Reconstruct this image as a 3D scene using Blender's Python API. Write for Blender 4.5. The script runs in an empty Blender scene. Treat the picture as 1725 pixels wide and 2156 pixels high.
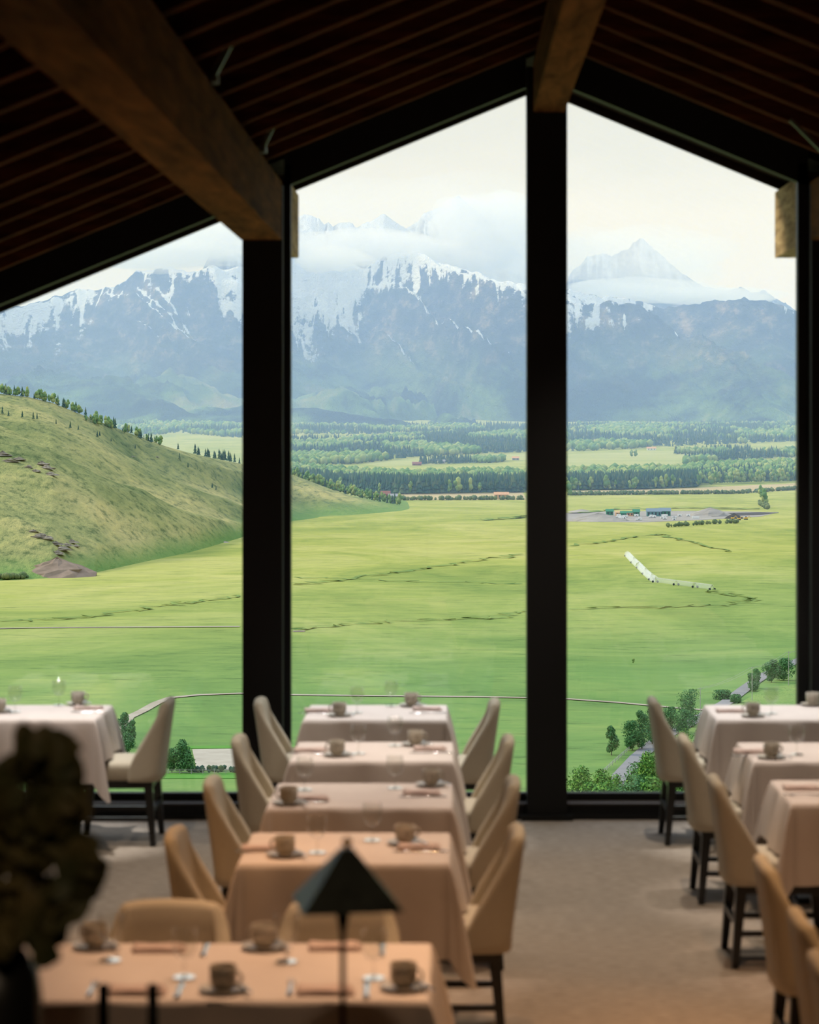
import bpy, bmesh, math, random
import numpy as np
from mathutils import Vector, Matrix
SC = bpy.context.scene
COL = SC.collection
PI = math.pi
rnd = random.Random(7)

# ------------------------------------------------------------------ camera
F, VX, VY, HC = 5000.0, 950.0, 880.0, 2.5
cam_d = bpy.data.cameras.new('camera')
cam = bpy.data.objects.new('camera', cam_d); COL.objects.link(cam)
cam.location = (0, 0, HC); cam.rotation_euler = (PI/2, 0, 0)
cam_d.sensor_fit = 'HORIZONTAL'; cam_d.sensor_width = 36.0
cam_d.lens = F/1725*36.0
cam_d.shift_x = -(VX-862.5)/1725; cam_d.shift_y = -(1078-VY)/1725
cam_d.clip_start = 0.1; cam_d.clip_end = 60000
cam_d.dof.use_dof = True; cam_d.dof.focus_distance = 900
cam_d.dof.aperture_fstop = 4.4; cam_d.dof.aperture_blades = 0
SC.camera = cam
vs = SC.view_settings
vs.view_transform = 'Standard'; vs.look = 'None'; vs.gamma = 1.0; vs.use_curve_mapping = False
vs.exposure = 0.0
cy = SC.cycles
cy.use_denoising = True
cy.max_bounces = 6; cy.diffuse_bounces = 3; cy.glossy_bounces = 3
cy.transmission_bounces = 5; cy.transparent_max_bounces = 12; cy.volume_bounces = 2; cy.use_adaptive_sampling = True; cy.adaptive_threshold = 0.035
cy.sample_clamp_indirect = 4.0
cy.caustics_reflective = False; cy.caustics_refractive = False
try: cy.volume_step_rate = 1.0; cy.volume_max_steps = 64
except Exception: pass

def lin(r, g, b, k=1.0):
    f = lambda c: (c/255/12.92 if c <= 10 else ((c/255+0.055)/1.055)**2.4)*k
    return (f(r), f(g), f(b), 1.0)

# ------------------------------------------------------------------ world (soft evening cloud)
W = bpy.data.worlds.new('evening_sky'); SC.world = W; W.use_nodes = True
nt = W.node_tree; nt.nodes.clear()
def N(nt, typ, **kw):
    n = nt.nodes.new(typ)
    for k, v in kw.items(): setattr(n, k, v)
    return n
def ramp(nt, stops, fac=None):
    n = nt.nodes.new('ShaderNodeValToRGB')
    el = n.color_ramp.elements
    while len(el) < len(stops): el.new(0.5)
    for e, (p, c) in zip(el, stops): e.position = p; e.color = c
    if fac is not None: nt.links.new(fac, n.inputs[0])
    return n
def mixc(nt, fac, a, b, blend='MIX'):
    n = nt.nodes.new('ShaderNodeMix'); n.data_type = 'RGBA'; n.blend_type = blend
    for sock, v in ((n.inputs[0], fac), (n.inputs[6], a), (n.inputs[7], b)):
        if hasattr(v, 'is_linked'): nt.links.new(v, sock)
        else: sock.default_value = v
    return n.outputs[2]
def mth(nt, op, a, b=0.0, clamp=False):
    n = nt.nodes.new('ShaderNodeMath'); n.operation = op; n.use_clamp = clamp
    for sock, v in ((n.inputs[0], a), (n.inputs[1], b)):
        if hasattr(v, 'is_linked'): nt.links.new(v, sock)
        else: sock.default_value = v
    return n.outputs[0]
tc = N(nt, 'ShaderNodeTexCoord')
nrm = N(nt, 'ShaderNodeVectorMath', operation='NORMALIZE'); nt.links.new(tc.outputs['Generated'], nrm.inputs[0])
sep = N(nt, 'ShaderNodeSeparateXYZ'); nt.links.new(nrm.outputs[0], sep.inputs[0])
mp = N(nt, 'ShaderNodeMapping'); mp.inputs['Scale'].default_value = (6, 6, 22); nt.links.new(nrm.outputs[0], mp.inputs[0])
nz = N(nt, 'ShaderNodeTexNoise'); nz.inputs['Scale'].default_value = 1.0; nz.inputs['Detail'].default_value = 5; nz.inputs['Roughness'].default_value = 0.5
nt.links.new(mp.outputs[0], nz.inputs['Vector'])
zz = mth(nt, 'ADD', sep.outputs['Z'], mth(nt, 'MULTIPLY', mth(nt, 'SUBTRACT', nz.outputs[0], 0.5), 0.10))
base = ramp(nt, [(0.0, lin(205, 220, 232)), (0.035, lin(255, 247, 226)), (0.092, lin(255, 248, 230)), (0.118, lin(240, 236, 220)), (0.17, lin(230, 230, 215)), (0.45, lin(204, 212, 224)), (1.0, lin(164, 190, 232))], zz)
lf = mth(nt, 'MULTIPLY', mth(nt, 'ADD', mth(nt, 'MULTIPLY', sep.outputs['X'], -4.5), -0.22, True), 0.7, True)
c1 = mixc(nt, lf, base.outputs[0], lin(214, 228, 236))
st = mth(nt, 'ADD', 1.10, mth(nt, 'MULTIPLY', mth(nt, 'MAXIMUM', mth(nt, 'SUBTRACT', sep.outputs['Z'], 0.15), 0.0), 2.0))
bg = N(nt, 'ShaderNodeBackground'); nt.links.new(c1, bg.inputs[0]); nt.links.new(st, bg.inputs[1])
wo = N(nt, 'ShaderNodeOutputWorld'); nt.links.new(bg.outputs[0], wo.inputs[0])

def light(name, typ, loc, energy, color, rot=(0, 0, 0), **kw):
    d = bpy.data.lights.new(name, typ); d.energy = energy; d.color = color[:3]
    for k, v in kw.items(): setattr(d, k, v)
    o = bpy.data.objects.new(name, d); COL.objects.link(o); o.location = loc; o.rotation_euler = rot
    return o
# sun: low evening sun veiled by cloud, from the left and a little ahead
sd = Vector((-0.80, 0.22, 0.50)).normalized()
sun = light('sun', 'SUN', (0, 0, 50), 3.3, (1.0, 0.89, 0.70), angle=math.radians(9))
sun.rotation_euler = sd.to_track_quat('Z', 'Y').to_euler()

# spots between the rafters: warm ceiling lamps, plus unseen paler ones added for missing daylight
WARM = (1.0, 0.52, 0.22); MID = (1.0, 0.66, 0.42); COOL = (1.0, 0.95, 0.90)
def roofz(x): return 4.76-0.413*abs(x-0.605)
for x, y, ty, e, c, a in ((-0.78, 8.3, 7.5, 250, (1, 0.62, 0.38), 36), (-0.25, 8.3, 7.5, 260, (1, 0.60, 0.34), 34), (0.1, 9.3, 9.3, 110, WARM, 36), (1.5, 7.9, 7.9, 200, WARM, 60), (1.9, 9.3, 9.0, 130, WARM, 55),
                   (-0.45, 10.0, 9.6, 150, (1, 0.72, 0.56), 24), (-0.42, 11.7, 10.96, 230, (1, 0.82, 0.72), 24), (1.95, 11.7, 11.0, 230, (1, 0.76, 0.62), 26), (1.95, 12.85, 12.4, 290, (1, 0.90, 0.84), 28), (-0.42, 12.85, 12.4, 280, (1, 0.92, 0.88), 24), (-0.42, 14.5, 14.05, 500, (1, 1, 1), 25), (-2.4, 13.99, 14.0, 400, (1, 0.98, 0.96), 28), (1.95, 14.5, 14.05, 480, (1, 1, 1), 25),
                   (-2.0, 9.4, 9.4, 220, WARM, 70), (1.2, 13.3, 13.3, 230, (1, 0.90, 0.76), 80), (1.0, 11.1, 11.1, 250, (1, 0.80, 0.60), 75), (1.1, 8.6, 8.6, 170, (1, 0.62, 0.36), 75), (-1.9, 12.2, 12.2, 200, (1, 0.85, 0.7), 75)):  # mostly wide fill, added to lift the dark floor
    if y < 14.4: y = 13.995-0.57*round((13.995-y)/0.57)
    p = Vector((x, y, roofz(x)+0.08)); q = Vector((x, ty if abs(ty-y) > 0.3 else y, 0.76))
    o = light('ceiling_and_fill_spot', 'SPOT', p, e, c, spot_size=math.radians(a), spot_blend=0.6, shadow_soft_size=0.06)
    o.rotation_euler = (p-q).to_track_quat('Z', 'Y').to_euler()
o = light('plant_fill_spot', 'SPOT', (-0.1, 0.4, 3.7), 90, (1.0, 0.74, 0.48), spot_size=math.radians(34), spot_blend=0.8, shadow_soft_size=0.08)  # unseen spot added near the camera to brighten the plant and lamp shade
o.rotation_euler = (Vector((-0.1, 0.4, 3.7))-Vector((-0.55, 4.9, 1.45))).to_track_quat('Z', 'Y').to_euler()

# ------------------------------------------------------------------ material helpers
MATS = {}
def pbsdf(name, color, rough=0.6, metal=0.0, spec=0.5, **kw):
    m = bpy.data.materials.new(name); m.use_nodes = True
    b = m.node_tree.nodes['Principled BSDF']
    b.inputs['Base Color'].default_value = color; b.inputs['Roughness'].default_value = rough
    b.inputs['Metallic'].default_value = metal; b.inputs['Specular IOR Level'].default_value = spec
    for k, v in kw.items(): b.inputs[k].default_value = v
    MATS[name] = m
    return m, m.node_tree, b
def pos(nt, scale=(1, 1, 1), obj=False):
    if obj:
        g = N(nt, 'ShaderNodeTexCoord'); o = g.outputs['Object']
    else:
        g = N(nt, 'ShaderNodeNewGeometry'); o = g.outputs['Position']
    m = N(nt, 'ShaderNodeMapping'); m.inputs['Scale'].default_value = scale
    nt.links.new(o, m.inputs[0]); return m.outputs[0]
def noise(nt, vec, scale=1.0, detail=4, rough=0.55, dist=0.0):
    n = N(nt, 'ShaderNodeTexNoise'); n.inputs['Scale'].default_value = scale; n.inputs['Detail'].default_value = detail
    n.inputs['Roughness'].default_value = rough; n.inputs['Distortion'].default_value = dist
    nt.links.new(vec, n.inputs['Vector']); return n.outputs[0]
def bump(nt, b, h, dist=0.01, strength=0.5):
    n = N(nt, 'ShaderNodeBump'); n.inputs['Distance'].default_value = dist; n.inputs['Strength'].default_value = strength
    nt.links.new(h, n.inputs['Height']); nt.links.new(n.outputs[0], b.inputs['Normal'])
def mottled(name, stops, scale=(1, 1, 1), detail=4, rough=0.7, obj=False, bmp=None, dist=0.0, **kw):
    m, nt, b = pbsdf(name, stops[0][1], rough, **kw)
    v = noise(nt, pos(nt, scale, obj), 1.0, detail, 0.6, dist)
    nt.links.new(ramp(nt, stops, v).outputs[0], b.inputs['Base Color'])
    if bmp: bump(nt, b, v, bmp)
    return m
BLACK, _, _ = pbsdf('black_metal', (0.008, 0.008, 0.008, 1), 0.55, spec=0.3)
BLACKW = mottled('black_stained_wood', [(0.3, (0.006, 0.006, 0.006, 1)), (0.7, (0.012, 0.011, 0.010, 1))], (8, 8, 40), rough=0.35, obj=True)
def wood(name, a, b_, scale, rough=0.7, bmp=0.01):
    return mottled(name, [(0.30, a), (0.52, tuple(x*.5+y*.5 for x, y in zip(a, b_))), (0.72, b_)], scale, 6, 0.9, True, bmp, 0.6, spec=0.06)
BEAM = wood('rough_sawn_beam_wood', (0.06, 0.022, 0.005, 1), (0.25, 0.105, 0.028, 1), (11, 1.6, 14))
OUTB = wood('lit_tone_beam_wood', (0.16, 0.10, 0.045, 1), (0.60, 0.43, 0.22, 1), (9, 3, 16))  # paler copy of the beam wood: outdoor light put into its colour
RAFT = wood('dark_rafter_wood', (0.03, 0.009, 0.004, 1), (0.12, 0.036, 0.011, 1), (2, 12, 12))
DECK = wood('dark_deck_wood', (0.012, 0.007, 0.005, 1), (0.03, 0.018, 0.012, 1), (2, 8, 8))
STEEL, _, _ = pbsdf('steel_strap', (0.20, 0.24, 0.22, 1), 0.4, 0.6)
CUTL, _, _ = pbsdf('polished_cutlery_steel', (0.8, 0.8, 0.78, 1), 0.12, 1.0)
CLOTH = mottled('ivory_tablecloth_linen', [(0.3, (0.60, 0.52, 0.475, 1)), (0.7, (0.68, 0.60, 0.55, 1))], (3, 3, 3), rough=0.75, spec=0.35)
NAPK, _, _ = pbsdf('blush_napkin_linen', (0.54, 0.41, 0.36, 1), 0.8)
CUPM = mottled('speckled_beige_ceramic', [(0.35, (0.36, 0.32, 0.26, 1)), (0.6, (0.50, 0.45, 0.37, 1))], (60, 60, 60), rough=0.3, obj=True)
LAMPM = mottled('patinated_lamp_metal', [(0.3, (0.09, 0.10, 0.085, 1)), (0.7, (0.16, 0.175, 0.15, 1))], (20, 20, 20), rough=0.35, obj=True, metal=0.5)
BRASS, _, _ = pbsdf('polished_brass', (0.95, 0.55, 0.15, 1), 0.28, 1.0)
VASEM, _, _ = pbsdf('dark_glazed_vase', (0.012, 0.012, 0.011, 1), 0.4)
LEAFM = mottled('dark_leaf', [(0.35, (0.05, 0.06, 0.018, 1)), (0.65, (0.16, 0.12, 0.04, 1))], (9, 9, 9), rough=0.6)
# upholstery with fine weave
UPH, nt, b = pbsdf('beige_upholstery', (0.5, 0.42, 0.3, 1), 0.75, spec=0.3)
v = noise(nt, pos(nt, (1, 1, 1), True), 260, 2)
nt.links.new(ramp(nt, [(0.3, (0.44, 0.385, 0.29, 1)), (0.7, (0.56, 0.50, 0.39, 1))], v).outputs[0], b.inputs['Base Color'])
bump(nt, b, v, 0.0008)
# carpet: loop weave rows + soft tone
CARP, nt, b = pbsdf('woven_taupe_carpet', (0.2, 0.15, 0.1, 1), 0.95, spec=0.1)
v1 = noise(nt, pos(nt, (14, 42, 1)), 1.0, 3); v2 = noise(nt, pos(nt, (0.7, 0.7, 1)), 1.0, 3)
a = ramp(nt, [(0.3, (0.28, 0.225, 0.175, 1)), (0.7, (0.46, 0.38, 0.30, 1))], v1)
nt.links.new(mixc(nt, mth(nt, 'MULTIPLY', v2, 0.5), a.outputs[0], (0.36, 0.31, 0.26, 1)), b.inputs['Base Color'])
bump(nt, b, v1, 0.004)
WALLM, _, _ = pbsdf('dark_wall_paint', (0.05, 0.035, 0.025, 1), 0.8)
def schlick(nt, f0, k):
    lw = N(nt, 'ShaderNodeLayerWeight'); lw.inputs[0].default_value = 0.5
    return mth(nt, 'ADD', f0, mth(nt, 'MULTIPLY', mth(nt, 'POWER', lw.outputs['Facing'], 5.0), k))
# glass pane (thin window glass: mirror by Fresnel over clear)
GLASS = bpy.data.materials.new('window_glass'); GLASS.use_nodes = True; nt = GLASS.node_tree; nt.nodes.clear()
fr = schlick(nt, 0.045, 0.9)
tr = N(nt, 'ShaderNodeBsdfTransparent'); tr.inputs[0].default_value = (0.985, 0.99, 0.985, 1)
gl = N(nt, 'ShaderNodeBsdfGlossy'); gl.inputs['Roughness'].default_value = 0.02
mx = N(nt, 'ShaderNodeMixShader'); out = N(nt, 'ShaderNodeOutputMaterial')
nt.links.new(fr, mx.inputs[0]); nt.links.new(tr.outputs[0], mx.inputs[1]); nt.links.new(gl.outputs[0], mx.inputs[2]); nt.links.new(mx.outputs[0], out.inputs[0])
DRINK = bpy.data.materials.new('goblet_glass'); DRINK.use_nodes = True; nt = DRINK.node_tree; nt.nodes.clear()
fr = schlick(nt, 0.04, 0.7)
tr = N(nt, 'ShaderNodeBsdfTransparent'); tr.inputs[0].default_value = (0.97, 0.97, 0.96, 1)
gl = N(nt, 'ShaderNodeBsdfGlossy'); gl.inputs['Roughness'].default_value = 0.08
mx = N(nt, 'ShaderNodeMixShader'); out = N(nt, 'ShaderNodeOutputMaterial')
nt.links.new(fr, mx.inputs[0]); nt.links.new(tr.outputs[0], mx.inputs[1]); nt.links.new(gl.outputs[0], mx.inputs[2]); nt.links.new(mx.outputs[0], out.inputs[0])
FOOT, _, _ = pbsdf('thick_glass_foot', (1, 1, 0.98, 1), 0.10, metal=0.85)

# ------------------------------------------------------------------ mesh helpers
class MB:
    def __init__(s): s.v = []; s.f = []; s.mi = []
    def add(s, vs, fs, mi=0):
        n = len(s.v); s.v += [tuple(p) for p in vs]; s.f += [tuple(i+n for i in f) for f in fs]; s.mi += [mi]*len(fs); return s
    def box(s, x0, x1, y0, y1, z0, z1, mi=0):
        return s.add([(x0,y0,z0),(x1,y0,z0),(x1,y1,z0),(x0,y1,z0),(x0,y0,z1),(x1,y0,z1),(x1,y1,z1),(x0,y1,z1)],
                     [(0,3,2,1),(4,5,6,7),(0,1,5,4),(1,2,6,5),(2,3,7,6),(3,0,4,7)], mi)
    def bar(s, p, q, r0, r1=None, n=4, tw=PI/4, mi=0):
        p = Vector(p); q = Vector(q); r1 = r0 if r1 is None else r1
        d = (q-p).normalized(); up = Vector((0, 0, 1)) if abs(d.z) < 0.9 else Vector((0, 1, 0))
        a = d.cross(up).normalized(); c = d.cross(a).normalized()
        vs = []
        for P, r in ((p, r0), (q, r1)):
            for k in range(n):
                t = tw+2*PI*k/n; vs.append(P+a*(r*math.cos(t))+c*(r*math.sin(t)))
        fs = [(k, (k+1) % n, n+(k+1) % n, n+k) for k in range(n)]+[tuple(range(n-1, -1, -1)), tuple(range(n, 2*n))]
        return s.add(vs, fs, mi)
    def lathe(s, prof, n=20, c=(0, 0, 0), mi=0):
        vs = []
        for r, z in prof:
            for k in range(n):
                t = 2*PI*k/n; vs.append((c[0]+r*math.cos(t), c[1]+r*math.sin(t), c[2]+z))
        fs = []
        for j in range(len(prof)-1):
            for k in range(n): fs.append((j*n+k, j*n+(k+1) % n, (j+1)*n+(k+1) % n, (j+1)*n+k))
        fs.append(tuple(range(n-1, -1, -1))); m = (len(prof)-1)*n; fs.append(tuple(range(m, m+n)))
        return s.add(vs, fs, mi)
    def prism(s, poly, y0, y1, mi=0):           # polygon in XZ extruded in Y
        n = len(poly)
        vs = [(x, y0, z) for x, z in poly]+[(x, y1, z) for x, z in poly]
        fs = [tuple(range(n)), tuple(range(2*n-1, n-1, -1))]+[(k, n+k, n+(k+1) % n, (k+1) % n) for k in range(n)]
        return s.add(vs, fs, mi)
    def mesh(s, name, mats, smooth=False):
        me = bpy.data.meshes.new(name); me.from_pydata(s.v, [], s.f)
        for m in (mats if isinstance(mats, (list, tuple)) else [mats]): me.materials.append(m)
        if any(s.mi): me.polygons.foreach_set('material_index', s.mi)
        if smooth: me.polygons.foreach_set('use_smooth', [True]*len(s.f))
        me.update(); return me
    def build(s, name, mats, parent=None, smooth=False, bevel=0, loc=None, fix=True):
        me = s.mesh(name, mats, smooth)
        if fix:
            bm = bmesh.new(); bm.from_mesh(me)
            bmesh.ops.recalc_face_normals(bm, faces=bm.faces)
            if bevel:
                bmesh.ops.bevel(bm, geom=bm.edges[:], offset=bevel, segments=2, affect='EDGES', profile=0.5)
            bm.to_mesh(me); bm.free()
        return place(name, me, parent, loc)
def place(name, me, parent=None, loc=None, rz=0.0, sc=1.0):
    o = bpy.data.objects.new(name, me); COL.objects.link(o)
    if parent: o.parent = parent
    if loc is not None: o.location = loc
    o.rotation_euler.z = rz; o.scale = (sc, sc, sc) if not hasattr(sc, '__len__') else sc
    return o
def tag(o, label=None, cat=None, group=None, kind=None):
    if label: o['label'] = label
    if cat: o['category'] = cat
    if group: o['group'] = group
    if kind: o['kind'] = kind
    return o
def empty(name, loc=(0, 0, 0), rz=0.0, **kw):
    o = bpy.data.objects.new(name, None); COL.objects.link(o); o.location = loc; o.rotation_euler.z = rz
    o.empty_display_size = 0.1
    return tag(o, **kw)
def copy_tree(o, parent=None):
    c = o.copy(); COL.objects.link(c)
    if parent: c.parent = parent
    for ch in list(o.children): copy_tree(ch, c)
    return c
def npmesh(name, V, Fc, mats, smooth=False, mi=None):
    """V (n,3), Fc (m,k) arrays"""
    V = np.asarray(V, np.float32); Fc = np.asarray(Fc, np.int32); k = Fc.shape[1]
    me = bpy.data.meshes.new(name)
    me.vertices.add(len(V)); me.vertices.foreach_set('co', V.ravel())
    me.loops.add(Fc.size); me.loops.foreach_set('vertex_index', Fc.ravel())
    me.polygons.add(len(Fc)); me.polygons.foreach_set('loop_start', np.arange(0, Fc.size, k, dtype=np.int32))
    if smooth: me.polygons.foreach_set('use_smooth', np.ones(len(Fc), bool))
    for m in (mats if isinstance(mats, (list, tuple)) else [mats]): me.materials.append(m)
    if mi is not None: me.polygons.foreach_set('material_index', np.asarray(mi, np.int32))
    me.update(calc_edges=True); me.validate()
    return me
def gridfaces(nr, nc):
    i = np.arange(nr-1)[:, None]*nc+np.arange(nc-1)[None, :]
    return np.stack([i, i+1, i+nc+1, i+nc], -1).reshape(-1, 4)

# ================================================================== ROOM
XL, XR, YW = -4.85, 6.06, 14.76
S = lambda o, label: tag(o, label, None, None, 'structure')
S(MB().box(XL, XR, 4.0, YW+0.3, -0.2, 0).build('floor', CARP), 'woven taupe carpet floor of the dining room')
S(MB().box(XL, XR, -4.0, 4.0, -0.2, 0.9).build('floor_upper', CARP), 'raised carpeted floor level behind the low divider')
S(MB().box(XL-0.2, XL, -4, YW+0.2, -0.2, 3.2).build('wall_left', WALLM), 'dark left side wall')
S(MB().box(XR, XR+0.2, -4, YW+0.2, -0.2, 3.2).build('wall_right', WALLM), 'dark right side wall')
S(MB().box(XL, XR, -4.2, -4, -0.2, 5.3).build('wall_back', WALLM), 'dark wall at the back of the room')
S(MB().box(-2.6, 3.2, 4.05, 5.62, 0.0, 1.02).build('divider_wall', BLACKW), 'low dark divider between the two floor levels')
# roof deck (interior, soffit) with rafters as children
Y1 = 16.4
ceil = empty('ceiling', (0, 0, 0)); S(ceil, 'dark timber ceiling with exposed rafters')
for sgn in (-1, 1):
    xe = XL-0.9 if sgn < 0 else XR+0.9
    za, zb = roofz(0.605)+0.22, roofz(xe)+0.22
    MB().prism([(0.605, za), (xe, zb), (xe, zb+0.12), (0.605, za+0.12)], -4.4, Y1).build('roof_deck', DECK, ceil)
    # rafters
    k = 0; y = 14.28
    while y > 3.0:
        MB().prism([(0.605, roofz(0.605)), (xe, roofz(xe)), (xe, roofz(xe)+0.215), (0.605, roofz(0.605)+0.215)], y-0.045, y+0.045).build('rafter', RAFT, ceil)
        y -= 0.57
    # outer eave board and dark soffit boards
    for j in range(8):
        ya = 14.98+j*0.167
        MB().prism([(0.605, za-0.16), (xe, zb-0.16), (xe, zb-0.14), (0.605, za-0.14)], ya, ya+0.160).build('soffit_board', DECK, ceil)
    MB().prism([(0.605, roofz(0.605)), (xe, roofz(xe)), (xe, zb+0.13), (0.605, za+0.13)], Y1-0.06, Y1).build('eave_board', DECK, ceil)
# beams
def ybeam(x0, x1, z0, ztop, y0, y1, name, label):
    m = MB(); m.box(x0, x1, y0, y1, z0, ztop)
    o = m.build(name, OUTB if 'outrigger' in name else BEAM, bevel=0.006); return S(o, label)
ybeam(-1.306, -1.052, 3.605, roofz(-1.052)-0.105, -4, YW-0.0, 'timber_beam', 'thick rough-sawn timber beam crossing the ceiling on the left')
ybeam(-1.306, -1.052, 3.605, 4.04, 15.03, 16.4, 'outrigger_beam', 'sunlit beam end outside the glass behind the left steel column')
ybeam(2.236, 2.49, 3.605, 4.06-0.09, -4, YW, 'timber_beam', 'rough timber beam at the upper right edge of the frame')
ybeam(2.236, 2.49, 3.605, 4.06, 15.03, 16.4, 'outrigger_beam', 'sunlit-toned beam end outside the glass at the upper right')
ybeam(0.510, 0.708, 4.40, 4.71, -4, YW, 'timber_beam', 'timber ridge beam at the peak of the roof')
ybeam(-3.09, -2.82, 3.0, roofz(-2.95)-0.09, -4, YW, 'timber_beam', 'timber beam further left, out of the frame')
# columns
cxs = [0.597+1.77*k-(0.07 if k == -2 else 0) for k in (-3, -2, -1, 0, 1, 2, 3)]
for k, cx in zip((-3, -2, -1, 0, 1, 2, 3), cxs):
    if not XL < cx < XR: continue
    ztop = {0: 4.40, -1: 3.605, 1: 3.605}.get(k, roofz(cx)-0.1)
    m = MB(); m.box(cx-0.125, cx+0.125, YW, YW+0.19, 0, roofz(abs(cx-0.605)+0.73)-0.02)
    o = m.build('steel_column', BLACK)
    S(o, {0: 'black steel column below the roof peak, between the middle and right windows', -1: 'black steel column between the left and middle windows', 1: 'black steel column at the right edge of the frame'}.get(k, 'black steel column outside the frame, number %d from the peak' % (k+4)))
    MB().box(cx-0.16, cx+0.16, YW-0.035, YW, 0, 0.035).build('base_plate', BLACK, o)
# glazing bays
for i in range(len(cxs)-1):
    xa, xb = cxs[i]+0.125, cxs[i+1]-0.125
    if xa < XL or xb > XR: 
        xa = max(xa, XL); xb = min(xb, XR)
    w = empty('window_%d' % (i+1), (0, 0, 0)); tag(w, None, None, None, 'structure')
    g = 0.036
    ja = xa+(0.042 if i == 2 else 0.0); jb = xb-(0.066 if i >= 3 else 0.0)
    zb = 0.144
    za1, zb1 = roofz(xa)-0.0, roofz(xb)-0.0
    MB().prism([(xa, zb), (xb, zb), (xb, zb1), (xa, za1)], 14.945, 14.957).build('window_pane', GLASS, w)
    MB().box(xa, xb, 14.92, 14.98, 0.0, zb).build('bottom_rail', BLACK, w)
    if ja > xa: MB().prism([(xa, zb), (ja, zb), (ja, roofz(ja)), (xa, za1)], 14.90, 14.985).build('jamb', BLACK, w)
    if jb < xb: MB().prism([(jb, zb), (xb, zb), (xb, zb1), (jb, roofz(jb))], 14.90, 14.985).build('jamb', BLACK, w)
    MB().prism([(xa, za1-0.13), (xb, zb1-0.13), (xb, zb1+0.2), (xa, za1+0.2)], 14.90, 14.985).build('head_rail', BLACK, w)
    MB().box(xa, xb, 14.80, 14.92, 0.0, 0.088).build('sill_box', BLACK, w)
    MB().box(xa, xb, 14.79, 14.92, 0.088, 0.098).build('sill_cap', WALLM, w)
    MB().box(xa, xb, 14.775, 14.80, 0.0, 0.03).build('floor_trim', BLACK, w)
    tag(w, ['', 'glazed window bay far left', 'left window bay with the grassy hill behind it', 'middle window bay under the left slope of the roof', 'right window bay under the right slope of the roof', 'window bay beyond the right column', 'glazed window bay far right'][i] or 'glazed window bay at the far left wall')
# steel straps on the beams
def strut(p, q, label):
    m = MB(); m.bar(p, q, 0.022, 0.012); m.box(p[0]-0.03, p[0]+0.03, p[1]-0.05, p[1]+0.05, p[2]-0.02, p[2]+0.01)
    o = m.build('steel_bracket', STEEL); tag(o, label, 'bracket', 'steel brackets tying the beams to the roof')
strut((-1.06, 10.5, 4.0), (-0.90, 10.5, 4.29), 'grey-green steel bracket on the big left beam, nearer one')
strut((-1.06, 13.25, 4.0), (-0.93, 13.25, 4.25), 'grey-green steel bracket on the big left beam, nearer the window')
strut((2.25, 13.3, 3.83), (1.90, 13.3, 4.17), 'grey-green steel bracket at the upper right beam')

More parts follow.
